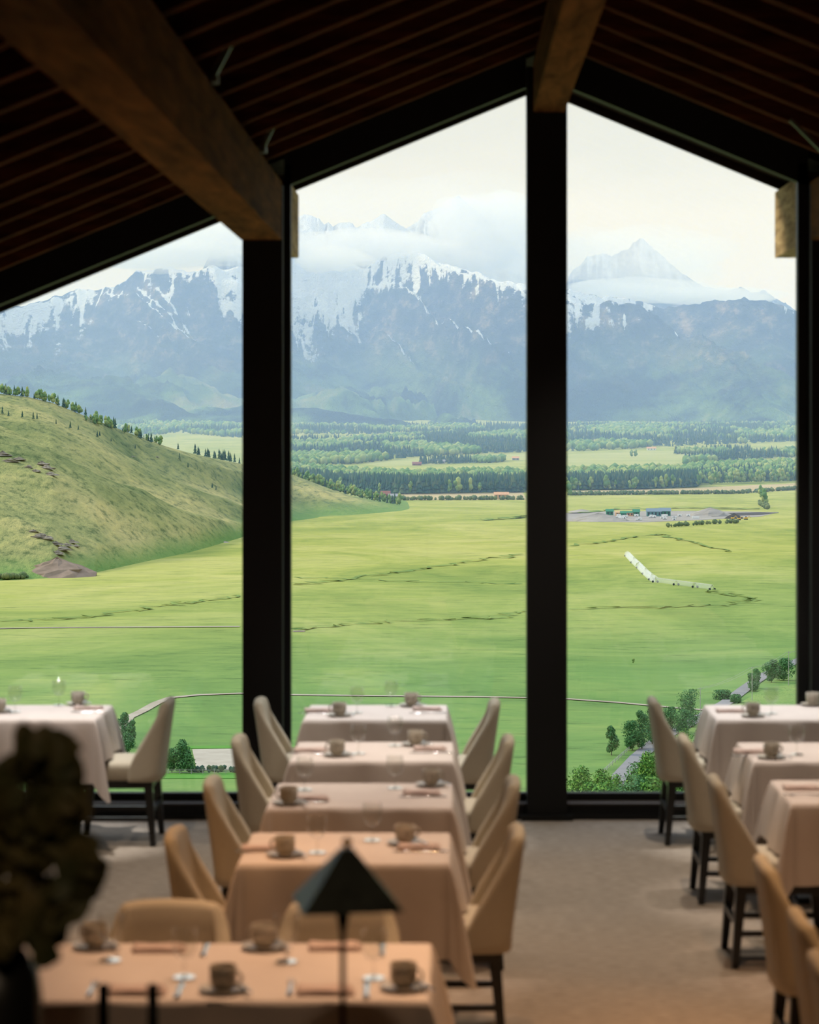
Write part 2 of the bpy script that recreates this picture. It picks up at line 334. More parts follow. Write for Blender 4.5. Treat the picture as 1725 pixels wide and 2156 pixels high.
# ================================================================== CHAIR
def make_chair():
    root = empty('dining_chair')
    # upholstered shell
    A, Wd = 0.15, 0.235; XC = -0.105
    path = []
    n1 = 26
    for i in range(n1+1):
        th = -PI/2+PI*i/n1
        e = 2/4.2
        path.append((XC-A*abs(math.cos(th))**e, math.copysign(abs(math.sin(th))**e, math.sin(th))))
    fw = [-0.070, -0.078, -0.087, -0.096]
    path = [(x, -1.0) for x in fw]+path+[(x, 1.0) for x in reversed(fw)]
    def top(x):
        if x > -0.078: return 0.475
        t = min(1, max(0, (-0.070-x)/0.165))
        return 0.47+0.355*t**0.80
    th_ = 0.056; prof = []
    V = []; n = len(path)
    rows = 9
    loops = []
    for i, (px, sy) in enumerate(path):
        xa, ya = path[max(i-1, 0)]; xb, yb = path[min(i+1, n-1)]
        tx, ty = xb-xa, (yb-ya)*Wd; L = math.hypot(tx, ty) or 1; nx, ny = -ty/L, tx/L   # points inward or outward
        if nx*(-px-0.09)+ny*(-sy) > 0 or (px > XC and ny*sy < 0): nx, ny = -nx, -ny
        zt = top(px)
        if px < -0.2: zt += 0.018*(1-abs(sy)**2)
        lp = []
        r = th_/2
        for j in range(rows):
            z = 0.375+(zt-r-0.375)*j/(rows-1); lp.append((z, th_ if False else 0.0))
        for a in (0.25, 0.5, 0.75): lp.append((zt-r+r*math.sin(a*PI), r-r*math.cos(a*PI)))
        for j in range(rows-1, -1, -1):
            z = 0.375+(zt-r-0.375)*j/(rows-1); lp.append((z, th_))
        ring = []
        for z, off in lp:
            q = (z-0.40)/0.45; wz = 1-0.12*max(q, 0)-0.03*max(-q, 0); lean = -0.062*max(q, 0)**1.1
            ring.append((px+lean-nx*off, sy*Wd*wz-ny*off, z))
        loops.append(ring)
    m = MB(); R = len(loops[0]); vs = [p for l in loops for p in l]; fs = []
    for i in range(n-1):
        for j in range(R): fs.append((i*R+j, (i+1)*R+j, (i+1)*R+(j+1) % R, i*R+(j+1) % R))
    fs.append(tuple(range(R))); fs.append(tuple((n-1)*R+j for j in range(R-1, -1, -1)))
    m.add(vs, fs); m.build('backrest', UPH, root, smooth=True)
    # seat cushion
    m = MB(); rings = []; prof = [(0.93, 0.375), (1.0, 0.39), (1.0, 0.455), (0.975, 0.474), (0.90, 0.486), (0.6, 0.494), (0.25, 0.496)]
    nn = 40; vs = []
    for sfac, z in prof:
        for k in range(nn):
            t = 2*PI*k/nn; e = 2/5.0
            vs.append((0.015+0.24*sfac*math.copysign(abs(math.cos(t))**e, math.cos(t)), 0.218*sfac*math.copysign(abs(math.sin(t))**e, math.sin(t)), z))
    fs = [(j*nn+k, j*nn+(k+1) % nn, (j+1)*nn+(k+1) % nn, (j+1)*nn+k) for j in range(len(prof)-1) for k in range(nn)]
    fs += [tuple(range(nn-1, -1, -1)), tuple((len(prof)-1)*nn+k for k in range(nn))]
    m.add(vs, fs).build('seat', UPH, root, smooth=True)
    MB().box(-0.21, 0.235, -0.215, 0.215, 0.335, 0.378).build('seat_frame', BLACKW, root, bevel=0.005)
    for sx in (-1, 1):
        for sy in (-1, 1):
            MB().bar((0.01+sx*0.195, sy*0.19, 0.345), (0.01+sx*0.225, sy*0.21, 0), 0.034, 0.022).build('leg', BLACKW, root)
    for sy in (-1, 1):
        MB().bar((-0.205, sy*0.201, 0.155), (0.225, sy*0.201, 0.155), 0.017).build('stretcher', BLACKW, root)
    MB().bar((-0.205, -0.20, 0.20), (-0.205, 0.20, 0.20), 0.017).build('stretcher', BLACKW, root)
    return root
chair0 = make_chair(); first = [True]
def chair(x, y, face, label, group):
    global chair0
    c = chair0 if first[0] else copy_tree(chair0); first[0] = False
    c.location = (x, y, 0); c.rotation_euler.z = face
    return tag(c, label, 'chair', group)

# ================================================================== TABLES
def cloth_mesh(a, b, ox, oy, z, seed, tip=0.15, flx=0.05, fly=0.045):
    r = random.Random(seed); P = []
    ph = [r.uniform(0, 6) for _ in range(6)]
    # perimeter: list of (rim point, direction, length, flare, fold phase)
    def side(p, q, nrm, L, fl, n):
        for i in range(n+1):
            t = i/n; x = p[0]+(q[0]-p[0])*t; y = p[1]+(q[1]-p[1])*t
            s = (x if abs(nrm[1]) > 0 else y)
            wv = (0.018*math.sin(s*17+ph[0])+0.010*math.sin(s*37+ph[1]))*math.sin(PI*t)**0.5 if 0 < t < 1 else 0
            P.append((x, y, nrm[0], nrm[1], L, fl+wv, 0))
    def corner(x, y, n0, n1, L0, L1, f0, f1):
        K = 9
        for i in range(1, K):
            t = i/K; an = t*PI/2
            nx = n0[0]*math.cos(an)+n1[0]*math.sin(an); ny = n0[1]*math.cos(an)+n1[1]*math.sin(an)
            pk = (1-abs(2*t-1)); Lm = L0*(1-t)+L1*t
            tipL = math.hypot(L0, L1)*1.10
            L = Lm+(tipL-Lm)*pk**1.1
            fl = (f0*(1-t)+f1*t)*(1-pk)+tip*pk
            if 0.15 < t < 0.4 or 0.6 < t < 0.85: fl -= 0.03
            P.append((x, y, nx, ny, L, fl, 1))
    E = {'N': (0, 1), 'S': (0, -1), 'E': (1, 0), 'W': (-1, 0)}
    side((-a, -b), (a, -b), E['S'], oy, fly, 22); corner(a, -b, E['S'], E['E'], oy, ox, fly, flx)
    side((a, -b), (a, b), E['E'], ox, flx, 18); corner(a, b, E['E'], E['N'], ox, oy, flx, fly)
    side((a, b), (-a, b), E['N'], oy, fly, 22); corner(-a, b, E['N'], E['W'], oy, ox, fly, flx)
    side((-a, b), (-a, -b), E['W'], ox, flx, 18); corner(-a, -b, E['W'], E['S'], ox, oy, flx, fly)
    n = len(P); vs = [(0, 0, z)]; T = [0, 0.02, 0.06, 0.16, 0.3, 0.45, 0.6, 0.75, 0.88, 1.0]
    vs += [(p[0]*0.985, p[1]*0.985, z) for p in P]
    for t in T[1:]:
        for x, y, nx, ny, L, fl, c in P:
            o = 0.004+fl*(t**0.75) if t > 0.03 else 0.004
            vs.append((x+nx*o, y+ny*o, z-0.004-L*t if t > 0.03 else z-0.003))
    fs = [(0, 1+k, 1+(k+1) % n) for k in range(n)]
    for j in range(len(T)-1):
        for k in range(n): fs.append((1+j*n+k, 1+j*n+(k+1) % n, 1+(j+1)*n+(k+1) % n, 1+(j+1)*n+k))
    me = bpy.data.meshes.new('tablecloth'); me.from_pydata(vs, [], fs); me.materials.append(CLOTH)
    me.polygons.foreach_set('use_smooth', [i >= n for i in range(len(fs))]); me.update()
    bm = bmesh.new(); bm.from_mesh(me); bmesh.ops.recalc_face_normals(bm, faces=bm.faces); bm.to_mesh(me); bm.free()
    return me
ZT = 0.76
def table(cx, cyy, a, b, ox, oy, seed, desc):
    t = empty('dining_table', (cx, cyy, 0), label='dining table with black pedestal base, '+desc, cat='table', group='dining tables under white cloths')
    MB().box(-a, a, -b, b, 0.72, ZT-0.006).build('tabletop', BLACKW, t)
    n = 1 if a < 0.5 else 2
    for k in range(n):
        x = 0 if n == 1 else (-1+2*k)*a*0.55
        MB().bar((x, 0, 0.03), (x, 0, 0.72), 0.04, 0.04, 12).build('pedestal', BLACK, t)
        MB().box(x-0.16, x+0.16, -0.16, 0.16, 0.0, 0.03).build('table_base', BLACK, t)
    o = place('tablecloth', cloth_mesh(a, b, ox, oy, ZT, seed), None, (cx, cyy, 0))
    tag(o, 'ivory tablecloth draped over the '+desc, 'tablecloth', 'ivory tablecloths')
TB = {}
M1, M2, M3, M4 = ('middle-row table nearest the window', 'second middle-row table from the window', 'third middle-row table from the window', 'fourth middle-row table from the window')
L1 = 'table at the far left by the window'; FG = 'long foreground table'
R1, R2, R3, R4, R5 = ('right-row table nearest the window', 'second right-row table from the window', 'third right-row table from the window', 'fourth right-row table', 'nearest right-row table')
table(-0.44, 14.05, 0.41, 0.35, 0.25, 0.36, 1, M1)
table(-0.405, 12.40, 0.41, 0.355, 0.25, 0.36, 2, M2)
table(-0.41, 10.96, 0.41, 0.355, 0.25, 0.36, 3, M3)
table(-0.42, 9.62, 0.41, 0.345, 0.25, 0.36, 4, M4)
table(-2.47, 14.05, 0.41, 0.35, 0.25, 0.36, 5, L1)
table(-0.685, 7.485, 0.615, 0.385, 0.30, 0.25, 6, FG)
table(1.95, 14.05, 0.41, 0.35, 0.25, 0.36, 7, R1)
table(1.95, 12.38, 0.41, 0.355, 0.25, 0.36, 8, R2)
table(1.95, 11.06, 0.41, 0.345, 0.25, 0.36, 9, R3)
table(1.95, 8.95, 0.41, 0.35, 0.25, 0.36, 10, R4)
table(1.95, 7.62, 0.41, 0.60, 0.25, 0.36, 11, R5)
GL_, GR_ = 'chairs along the left side of the middle row', 'chairs along the right side of the middle row'
for y, x, d in ((14.08, -0.80, M1), (12.42, -0.78, M2), (10.98, -0.775, M3), (9.60, -0.785, M4)):
    chair(x-0.055, y, 0, 'beige chair at the left of the '+d, GL_)
for y, x, d in ((14.02, -0.04, M1), (12.40, 0.0, M2), (10.97, -0.01, M3), (9.64, -0.03, M4)):
    chair(x+0.02, y, PI, 'beige chair at the right of the '+d, GR_)
chair(-1.955, 14.08, PI, 'beige chair beside the '+L1, 'chair by the far left table')
for y, x, d in ((14.10, 1.48, R1), (12.42, 1.50, R2), (11.0, 1.505, R3), (8.95, 1.46, R4), (7.97, 1.45, 'far end of the '+R5), (7.32, 1.42, 'near end of the '+R5)):
    chair(x, y, 0, 'beige chair at the left of the '+d, 'chairs along the right row')
chair(-0.965, 7.90, -PI/2, 'beige chair with a wide flat-topped back, left one behind the '+FG, 'chairs behind the foreground table')
chair(-0.385, 7.90, -PI/2, 'beige chair with a wide flat-topped back, behind the lamp shade at the '+FG, 'chairs behind the foreground table')

# ------------------------------------------------------------------ place settings
def tp(px, py, z=ZT):
    Y = F*(HC-z)/(py-VY); return ((px-VX)*Y/F, Y, z+0.001)
def proto_cup():
    t = empty('coffee_cup')
    m = MB(); m.lathe([(0.022, 0), (0.026, 0.003), (0.036, 0.012), (0.041, 0.03), (0.042, 0.072), (0.0405, 0.073), (0.039, 0.071), (0.038, 0.03), (0.03, 0.012), (0.01, 0.010)], 24)
    m.build('cup_body', CUPM, t, smooth=True)
    m = MB(); pts = [(0.040+0.024*math.sin(a), 0, 0.040+0.020*math.cos(a)) for a in [PI*k/7 for k in range(8)]]
    for p, q in zip(pts, pts[1:]): m.bar(p, q, 0.0045, None, 6)
    m.build('handle', CUPM, t, smooth=True)
    return t
def proto_saucer():
    m = MB(); m.lathe([(0.035, 0), (0.05, 0.003), (0.072, 0.012), (0.074, 0.014), (0.070, 0.0145), (0.045, 0.007), (0.01, 0.006)], 28)
    return m.mesh('saucer', CUPM, True)
def proto_goblet():
    t = empty('water_goblet')
    MB().lathe([(0.034, 0), (0.035, 0.003), (0.034, 0.0045), (0.008, 0.005), (0.006, 0.009)], 24).build('foot', FOOT, t)
    MB().lathe([(0.005, 0.008), (0.0045, 0.05), (0.006, 0.06)], 10).build('stem', DRINK, t, smooth=True)
    MB().lathe([(0.006, 0.060), (0.024, 0.068), (0.037, 0.09), (0.040, 0.12), (0.036, 0.155), (0.035, 0.155), (0.039, 0.12), (0.036, 0.091), (0.022, 0.07), (0.004, 0.064)], 24).build('bowl', DRINK, t, smooth=True)
    return t
def napkin_mesh():
    m = MB()
    for j in range(3):
        z = 0.0055*j; s = 1-0.03*j; x0 = -0.005*j; r = random.Random(j)
        nx, ny = 8, 4; vs = []
        for jj in range(2):
            for iy in range(ny+1):
                for ix in range(nx+1):
                    vs.append((x0+(-0.085+0.17*ix/nx)*s, (-0.045+0.09*iy/ny)*s, z+(0.0048 if jj else 0)+0.002*math.sin(ix*0.9+j*2+iy)*jj))
        k = (nx+1)*(ny+1); fs = []
        for iy in range(ny):
            for ix in range(nx):
                q = iy*(nx+1)+ix; fs.append((q, q+nx+1, q+nx+2, q+1)); fs.append((k+q, k+q+1, k+q+nx+2, k+q+nx+1))
        for ix in range(nx):
            q = ix; fs.append((q, q+1, k+q+1, k+q)); q = ny*(nx+1)+ix; fs.append((q+1, q, k+q, k+q+1))
        for iy in range(ny):
            q = iy*(nx+1); fs.append((q+nx+1, q, k+q, k+q+nx+1)); q += nx; fs.append((q, q+nx+1, k+q+nx+1, k+q))
        m.add(vs, fs)
    return m.mesh('napkin', NAPK, True)
def fork_knife(kind):
    m = MB()
    def strip(pts):   # (y, halfwidth, z)
        vs = []; 
        for y, w, z in pts: vs += [(-w, y, z), (w, y, z), (w, y, z+0.003), (-w, y, z+0.003)]
        fs = [(3, 2, 1, 0)]
        for i in range(len(pts)-1):
            a = i*4
            for k in range(4): fs.append((a+k, a+(k+1) % 4, a+4+(k+1) % 4, a+4+k))
        n = (len(pts)-1)*4; fs.append((n, n+1, n+2, n+3)); m.add(vs, fs)
    if kind == 'knife':
        strip([(-0.11, 0.006, 0.001), (-0.10, 0.009, 0.002), (-0.02, 0.007, 0.003), (0.0, 0.005, 0.002), (0.02, 0.010, 0.001), (0.09, 0.009, 0.001), (0.115, 0.003, 0.001)])
    elif kind == 'fork':
        strip([(-0.10, 0.007, 0.001), (-0.09, 0.009, 0.002), (0.0, 0.003, 0.008), (0.03, 0.004, 0.006), (0.045, 0.012, 0.003)])
        for k in range(4): x = -0.0095+k*0.0063; strip_pts = [(0.044, 0.0018, 0.003), (0.09, 0.0012, 0.006)]; \
            m.add([(x-0.0018, 0.044, 0.003), (x+0.0018, 0.044, 0.003), (x+0.001, 0.09, 0.007), (x-0.001, 0.09, 0.007), (x-0.0018, 0.044, 0.006), (x+0.0018, 0.044, 0.006), (x+0.001, 0.09, 0.009), (x-0.001, 0.09, 0.009)], [(3,2,1,0),(4,5,6,7),(0,1,5,4),(1,2,6,5),(2,3,7,6),(3,0,4,7)])
    else:
        strip([(-0.08, 0.006, 0.001), (-0.07, 0.0075, 0.002), (0.0, 0.003, 0.006), (0.02, 0.004, 0.005)])
        m.lathe([(0.004, 0), (0.012, 0.002), (0.014, 0.006), (0.012, 0.0055), (0.003, 0.003)], 12, (0, 0.033, 0.002))
    return m.mesh(kind, CUTL, True)
cup0, gob0, sau0, nap0 = proto_cup(), proto_goblet(), proto_saucer(), napkin_mesh()
kn0, fk0, sp0 = fork_knife('knife'), fork_knife('fork'), fork_knife('teaspoon')
used = set()
def cp(o, key):
    if key in used: return copy_tree(o)
    used.add(key); return o
def cup(px, py, where, rz=0.0):
    x, y, z = tp(px, py)
    s = place('saucer', sau0, None, (x, y, z)); tag(s, 'beige saucer, '+where, 'saucer', 'ceramic saucers')
    c = cp(cup0, 'cup'); c.location = (x, y, z+0.0065); c.rotation_euler.z = rz
    tag(c, 'beige coffee cup, '+where, 'cup', 'ceramic coffee cups')
    q = place('teaspoon', sp0, None, (x+0.052, y-0.01, z+0.013), 0.5); tag(q, 'steel teaspoon on saucer, '+where, 'spoon', 'teaspoons on the saucers')
def goblet(px, py, where):
    x, y, z = tp(px, py); g = cp(gob0, 'gob'); g.location = (x, y, z)
    tag(g, 'stemmed water glass, '+where, 'glass', 'stemmed water glasses')
def napkin(px, py, where, rz=0.0):
    x, y, z = tp(px, py); o = place('napkin', nap0, None, (x, y, z), rz); tag(o, 'folded blush linen napkin, '+where, 'napkin', 'folded napkins')
def cutl(kind, px, py, where, rz=0.0):
    x, y, z = tp(px, py); o = place(kind, {'knife': kn0, 'fork': fk0}[kind], None, (x, y, z), rz)
    tag(o, 'polished steel %s, %s' % (kind, where), kind, 'table %s' % ('knives' if kind == 'knife' else 'forks'))
# foreground table, four places
cup(200, 1996, 'far left place of the '+FG, 2.6); cup(556, 1998, 'far side of the %s, right of the left chair' % FG, 2.6)
cup(470, 2088, 'near side of the %s, left of the lamp pole' % FG, -0.4); cup(850, 2083, 'near right corner of the '+FG, -0.4)
napkin(338, 2002, 'far left place of the '+FG, PI/2*0); napkin(708, 1998, 'far right place of the '+FG)
napkin(292, 2091, 'near left place of the '+FG); napkin(688, 2091, 'near side of the %s beside the lamp pole' % FG)
goblet(232, 2024, 'far left place of the '+FG); goblet(603, 2027, 'middle of the %s behind the lamp' % FG)
goblet(388, 2060, 'near left place of the '+FG); goblet(787, 2062, 'near right place of the '+FG)
for px, py, k, w in ((432, 2000, 'knife', 'far left place'), (805, 1999, 'knife', 'far right place'), (195, 2084, 'fork', 'near left place'), (378, 2086, 'knife', 'near left place'), (612, 2082, 'fork', 'near right place'), (772, 2086, 'knife', 'near right place')):
    cutl(k, px, py, w+' of the '+FG, 0.03)
for (d, ca, cb, na, nb, ga, gb) in (
    (M4, (600, 1803), (853, 1778), (556, 1790), (885, 1787), (668, 1797), (784, 1771)),
    (M3, (608, 1694), (908, 1655), (655, 1684), (890, 1672), (642, 1664), (832, 1661)),
    (M2, (710, 1592), (875, 1570), (655, 1582), (907, 1579), (755, 1588), (832, 1571)),
    (M1, (715, 1508), (866, 1487), (673, 1498), (901, 1495), (752, 1502), (824, 1488))):
    cup(*ca, 'left place of the '+d, 2.8); cup(*cb, 'right place of the '+d, 0.4)
    napkin(*na, 'left place of the '+d, 0.05); napkin(*nb, 'right place of the '+d, -0.05)
    goblet(*ga, 'left place of the '+d); goblet(*gb, 'right place of the '+d)
    cutl('fork', na[0]-12, na[1]+6, 'left place of the '+d, PI/2); cutl('knife', nb[0]+2, nb[1]+7, 'right place of the '+d, PI/2)
cup(164, 1484, 'right part of the '+L1, 0.4); cup(-2, 1500, 'left part of the '+L1, 2.8); napkin(188, 1493, L1)
goblet(124, 1486, 'right part of the '+L1); goblet(32, 1500, 'left part of the '+L1)
cutl('knife', 190, 1500, L1, PI/2)
cup(1586, 1509, 'left part of the '+R1, 2.8); cup(1712, 1486, 'right part of the '+R1, 0.4); napkin(1540, 1499, R1); goblet(1625, 1503, R1)
cup(1625, 1597, R2, 0.4); napkin(1582, 1585, R2); goblet(1678, 1590, R2); cutl('fork', 1576, 1594, R2, PI/2)
napkin(1690, 1662, R3); cutl('fork', 1690, 1676, R3, PI/2)

# ================================================================== LAMP, POSTS, VASE
lamp = empty('table_lamp', ((722-VX)*5.4/F, 5.4, 1.02), label='dark metal table lamp with a pyramid shade standing in front of the foreground table', cat='lamp')
zt = HC-(1786-VY)*5.4/F-1.02; zb = HC-(1903-VY)*5.4/F-1.02
hw, tw = 0.114, 0.014
m = MB()
o_ = 0.0
m.add([(-hw, -hw, zb), (hw, -hw, zb), (hw, hw, zb), (-hw, hw, zb), (-tw, -tw, zt), (tw, -tw, zt), (tw, tw, zt), (-tw, tw, zt),
       (-hw+.004, -hw+.004, zb), (hw-.004, -hw+.004, zb), (hw-.004, hw-.004, zb), (-hw+.004, hw-.004, zb), (-tw+.003, -tw+.003, zt-.006), (tw-.003, -tw+.003, zt-.006), (tw-.003, tw-.003, zt-.006), (-tw+.003, tw-.003, zt-.006)],
      [(0,1,5,4),(1,2,6,5),(2,3,7,6),(3,0,4,7),(4,5,6,7),(9,8,12,13),(10,9,13,14),(11,10,14,15),(8,11,15,12),(13,12,15,14),(1,0,8,9),(2,1,9,10),(3,2,10,11),(0,3,11,8)])
sh = m.build('lamp_shade', LAMPM, lamp, fix=False); sh.location = (0.010, 0, 0); sh.rotation_euler.z = 0.17
fin = MB().lathe([(0.004, 0), (0.006, 0.004), (0.010, 0.009), (0.012, 0.015), (0.009, 0.022), (0.003, 0.026)], 16).build('finial', BRASS, lamp, smooth=True); fin.location = (0.010, 0, zt)
MB().bar((0, 0, 0.015), (0, 0, zt-0.02), 0.0065, 0.0065, 12).build('lamp_pole', BLACK, lamp, smooth=True)
MB().lathe([(0.006, -0.075), (0.010, -0.05), (0.018, -0.01), (0.018, 0.02), (0.008, 0.03)], 16, (0, 0, zb)).build('lamp_socket', BLACK, lamp, smooth=True)
MB().lathe([(0.06, 0), (0.06, 0.008), (0.05, 0.014), (0.01, 0.018)], 24).build('lamp_base', BLACK, lamp, smooth=True)
for px, w in ((218, 'left one, beside the plant'), (322, 'right one, nearer the lamp')):
    x = (px-VX)*5.5/F
    p = empty('railing_post', (x, 5.5, 1.02), label='short black post rising in front of the foreground table, '+w, cat='post', group='black posts')
    h = HC-(2078-VY)*5.5/F-1.02
    MB().bar((0, 0, 0), (0, 0, h), 0.0125, 0.0125, 12).build('shaft', BLACK, p, smooth=True)
    MB().lathe([(0.0125, 0), (0.0145, 0.002), (0.0145, 0.006), (0.009, 0.010), (0.002, 0.012)], 14, (0, 0, h-0.004)).build('cap', BLACK, p, smooth=True)
VD = 4.5
vx = (-8-VX)*VD/F; vt = HC-(1985-VY)*VD/F
vase = MB().lathe([(0.045, 0), (0.06, 0.01), (0.082, 0.12), (0.086, 0.30), (0.086, vt-1.02-0.10), (0.078, vt-1.02-0.05), (0.055, vt-1.02-0.018), (0.035, vt-1.02-0.004), (0.033, vt-1.02), (0.028, vt-1.02-0.004), (0.03, 0.3)], 28).build('vase', VASEM, None, smooth=True, loc=(vx, VD, 1.02))
tag(vase, 'round-shouldered dark vase in the bottom left corner', 'vase')
plant = empty('leafy_bouquet', (vx, VD, vt-0.03), label='dark leafy branches spreading from the vase at the left edge', cat='plant')
def leaf_mesh(seed):
    r = random.Random(seed); n = 12; vs = [(0, 0, 0)]
    for k in range(n):
        t = 2*PI*k/n; rr = 1.0+0.16*math.cos(3*t+r.random())+r.uniform(-.05, .05)
        vs.append((rr*math.cos(t)*0.85, rr*math.sin(t), 0.18*math.cos(t)**2+r.uniform(-.05, .05)))
    fs = [(0, 1+k, 1+(k+1) % n) for k in range(n)]
    me = bpy.data.meshes.new('leaf'); me.from_pydata(vs, [], fs); me.materials.append(LEAFM); me.update(); return me
leaves = [leaf_mesh(s) for s in range(4)]
EDGE = [(1552, 105, 50), (1575, 142, 30), (1600, 150, 55), (1630, 160, -60), (1700, 166, -120), (1760, 168, -160), (1790, 195, -180), (1830, 212, -180), (1880, 186, -180), (1930, 150, -150), (1965, 125, -120), (1985, 110, 40), (2015, 108, 70)]
def edge(y):
    for (y0, a0, b0), (y1, a1, b1) in zip(EDGE, EDGE[1:]):
        if y0 <= y <= y1: t = (y-y0)/(y1-y0); return a0+(a1-a0)*t, b0+(b1-b0)*t
r = random.Random(3); cnt = 0; stems = MB(); base = Vector((0, 0, 0))
while cnt < 290:
    py = r.uniform(1556, 2012); 
    if py > 1975 and r.random() < 0.75: continue
    hi, lo = edge(py); px = r.uniform(lo, hi-6)
    if cnt % 4 == 0: px = hi-r.uniform(8, 26)
    if py < 1660 and px < 90 and r.random() < 0.6: continue
    d = VD+r.uniform(-0.16, 0.16)
    loc = Vector(((px-VX)*d/F, d, HC-(py-VY)*d/F))-Vector(plant.location)
    o = place('leaf', leaves[cnt % 4], plant, loc, 0, r.uniform(0.020, 0.036))
    o.rotation_euler = (r.uniform(0.6, 2.3), r.uniform(-0.5, 0.5), r.uniform(-0.8, 0.8))
    if cnt % 9 == 0:
        mid = loc*0.5+Vector((0, 0, 0.04)); stems.bar(base, mid, 0.003, 0.0025, 5); stems.bar(mid, loc, 0.0025, 0.0012, 5)
    cnt += 1
stems.build('stems', LEAFM, plant)
fill = MB(); r = random.Random(8)
for k in range(620):
    py = r.uniform(1580, 1968); hi, lo = edge(py); px = r.uniform(lo, hi-14)
    if py < 1730 and px < 95 and r.random() < 0.7: continue
    d = VD+r.uniform(-0.14, 0.14); c = Vector(((px-VX)*d/F, d, HC-(py-VY)*d/F))-Vector(plant.location)
    a = Vector((r.gauss(0, 1), r.gauss(0, 1), r.gauss(0, 1))).normalized(); b_ = a.orthogonal().normalized(); s_ = r.uniform(0.012, 0.026)
    fill.add([c-a*s_, c-a*s_*.3+b_*s_*.6, c+a*s_*.5+b_*s_*.5, c+a*s_, c+a*s_*.5-b_*s_*.5, c-a*s_*.3-b_*s_*.6], [(0, 1, 2, 3, 4, 5)])
o = fill.build('small_leaves', LEAFM, plant, fix=False); o['kind'] = 'stuff'

# ================================================================== LANDSCAPE
def drop(Y): return 125.0 if Y < 4200 else 125.0-0.01854*(Y-4200)
def gz(Y): return HC-drop(Y)
def gzv(Y): return HC-np.where(Y < 4200, 125.0, 125.0-0.01854*(Y-4200))
def at(px, py):
    s = (py-VY)/F
    Y = 125.0/s
    if Y > 4200: Y = 202.87/(s+0.01854)
    return ((px-VX)*Y/F, Y)
# value noise
def _hash(ix, iy, seed):
    h = (ix*374761393+iy*668265263+seed*974711) & 0x7fffffff
    h = ((h ^ (h >> 13))*1274126177) & 0x7fffffff
    return ((h ^ (h >> 16)) & 0xffff)/65535.0
def vnoise(x, y, seed=0):
    ix = np.floor(x).astype(np.int64); iy = np.floor(y).astype(np.int64); fx = x-ix; fy = y-iy
    fx = fx*fx*(3-2*fx); fy = fy*fy*(3-2*fy)
    a = _hash(ix, iy, seed); b = _hash(ix+1, iy, seed); c = _hash(ix, iy+1, seed); d = _hash(ix+1, iy+1, seed)
    return (a*(1-fx)+b*fx)*(1-fy)+(c*(1-fx)+d*fx)*fy
def fbm(x, y, seed=0, o=5, g=0.5):
    s = 0; a = 1; t = 0
    for k in range(o): s = s+a*vnoise(x*2**k, y*2**k, seed+k); t += a; a *= g
    return s/t
def ridged(x, y, seed=0, o=5, g=0.55):
    s = 0; a = 1; t = 0
    for k in range(o):
        s = s+a*(1-np.abs(2*vnoise(x*2**k, y*2**k, seed+k)-1)); t += a; a *= g
    return s/t

# ---- materials
def terr(name): return pbsdf(name, (0.2, 0.3, 0.1, 1), 0.95, spec=0.1)
GRASS, nt, b = terr('meadow_grass')
n1 = noise(nt, pos(nt, (0.0040, 0.0030, 0.001)), 1.0, 10, 0.72, 1.2); n2 = noise(nt, pos(nt, (0.035, 0.11, 0.02)), 1.0, 6, 0.75); n3 = noise(nt, pos(nt, (0.0005, 0.0012, 0.001)), 1.0, 3)
sp = N(nt, 'ShaderNodeSeparateXYZ'); gg = N(nt, 'ShaderNodeNewGeometry'); nt.links.new(gg.outputs['Position'], sp.inputs[0])
yf = mth(nt, 'DIVIDE', mth(nt, 'SUBTRACT', mth(nt, 'ADD', sp.outputs['Y'], mth(nt, 'ADD', mth(nt, 'MULTIPLY', n3, 700.0), mth(nt, 'MULTIPLY', sp.outputs['X'], -0.8))), 1450), 900.0, True)
near = ramp(nt, [(0.30, (0.08, 0.165, 0.045, 1)), (0.50, (0.13, 0.23, 0.06, 1)), (0.70, (0.22, 0.29, 0.08, 1))], n1)
far = ramp(nt, [(0.30, (0.17, 0.23, 0.05, 1)), (0.48, (0.31, 0.33, 0.08, 1)), (0.70, (0.46, 0.42, 0.15, 1))], n1)
cc = mixc(nt, yf, near.outputs[0], far.outputs[0])  # near zone greener; part of its darker tone is shade put into the colour
dk = ramp(nt, [(0.30, (0.35, 0.45, 0.38, 1)), (0.44, (0.95, 0.97, 0.95, 1)), (0.70, (1.25, 1.18, 1.05, 1))], n2)
nt.links.new(mixc(nt, 0.8, cc, dk.outputs[0], 'MULTIPLY'), b.inputs['Base Color'])
HILL, nt, b = terr('sagebrush_hillside')
n1 = noise(nt, pos(nt, (0.006, 0.006, 0.01)), 1.0, 5, 0.6); n2 = noise(nt, pos(nt, (0.11, 0.07, 0.11)), 1.0, 4, 0.75); n3 = noise(nt, pos(nt, (0.012, 0.004, 0.012)), 1.0, 3)
a = ramp(nt, [(0.30, (0.12, 0.16, 0.06, 1)), (0.48, (0.27, 0.27, 0.105, 1)), (0.68, (0.44, 0.37, 0.155, 1))], n1)
k = ramp(nt, [(0.36, (0.34, 0.46, 0.42, 1)), (0.47, (0.95, 0.98, 0.92, 1)), (0.66, (1.35, 1.28, 1.12, 1))], n2)
c0 = mixc(nt, 0.85, a.outputs[0], k.outputs[0], 'MULTIPLY')
sz = N(nt, 'ShaderNodeSeparateXYZ'); gg = N(nt, 'ShaderNodeNewGeometry'); nt.links.new(gg.outputs['Position'], sz.inputs[0])
gw = mth(nt, 'MULTIPLY', mth(nt, 'SUBTRACT', 1.0, mth(nt, 'DIVIDE', mth(nt, 'ADD', sz.outputs['Z'], 120.0), 14.0, True), True), 0.8)
nt.links.new(mixc(nt, gw, c0, (0.12, 0.24, 0.055, 1)), b.inputs['Base Color'])
bump(nt, b, n2, 3.0, 0.9)
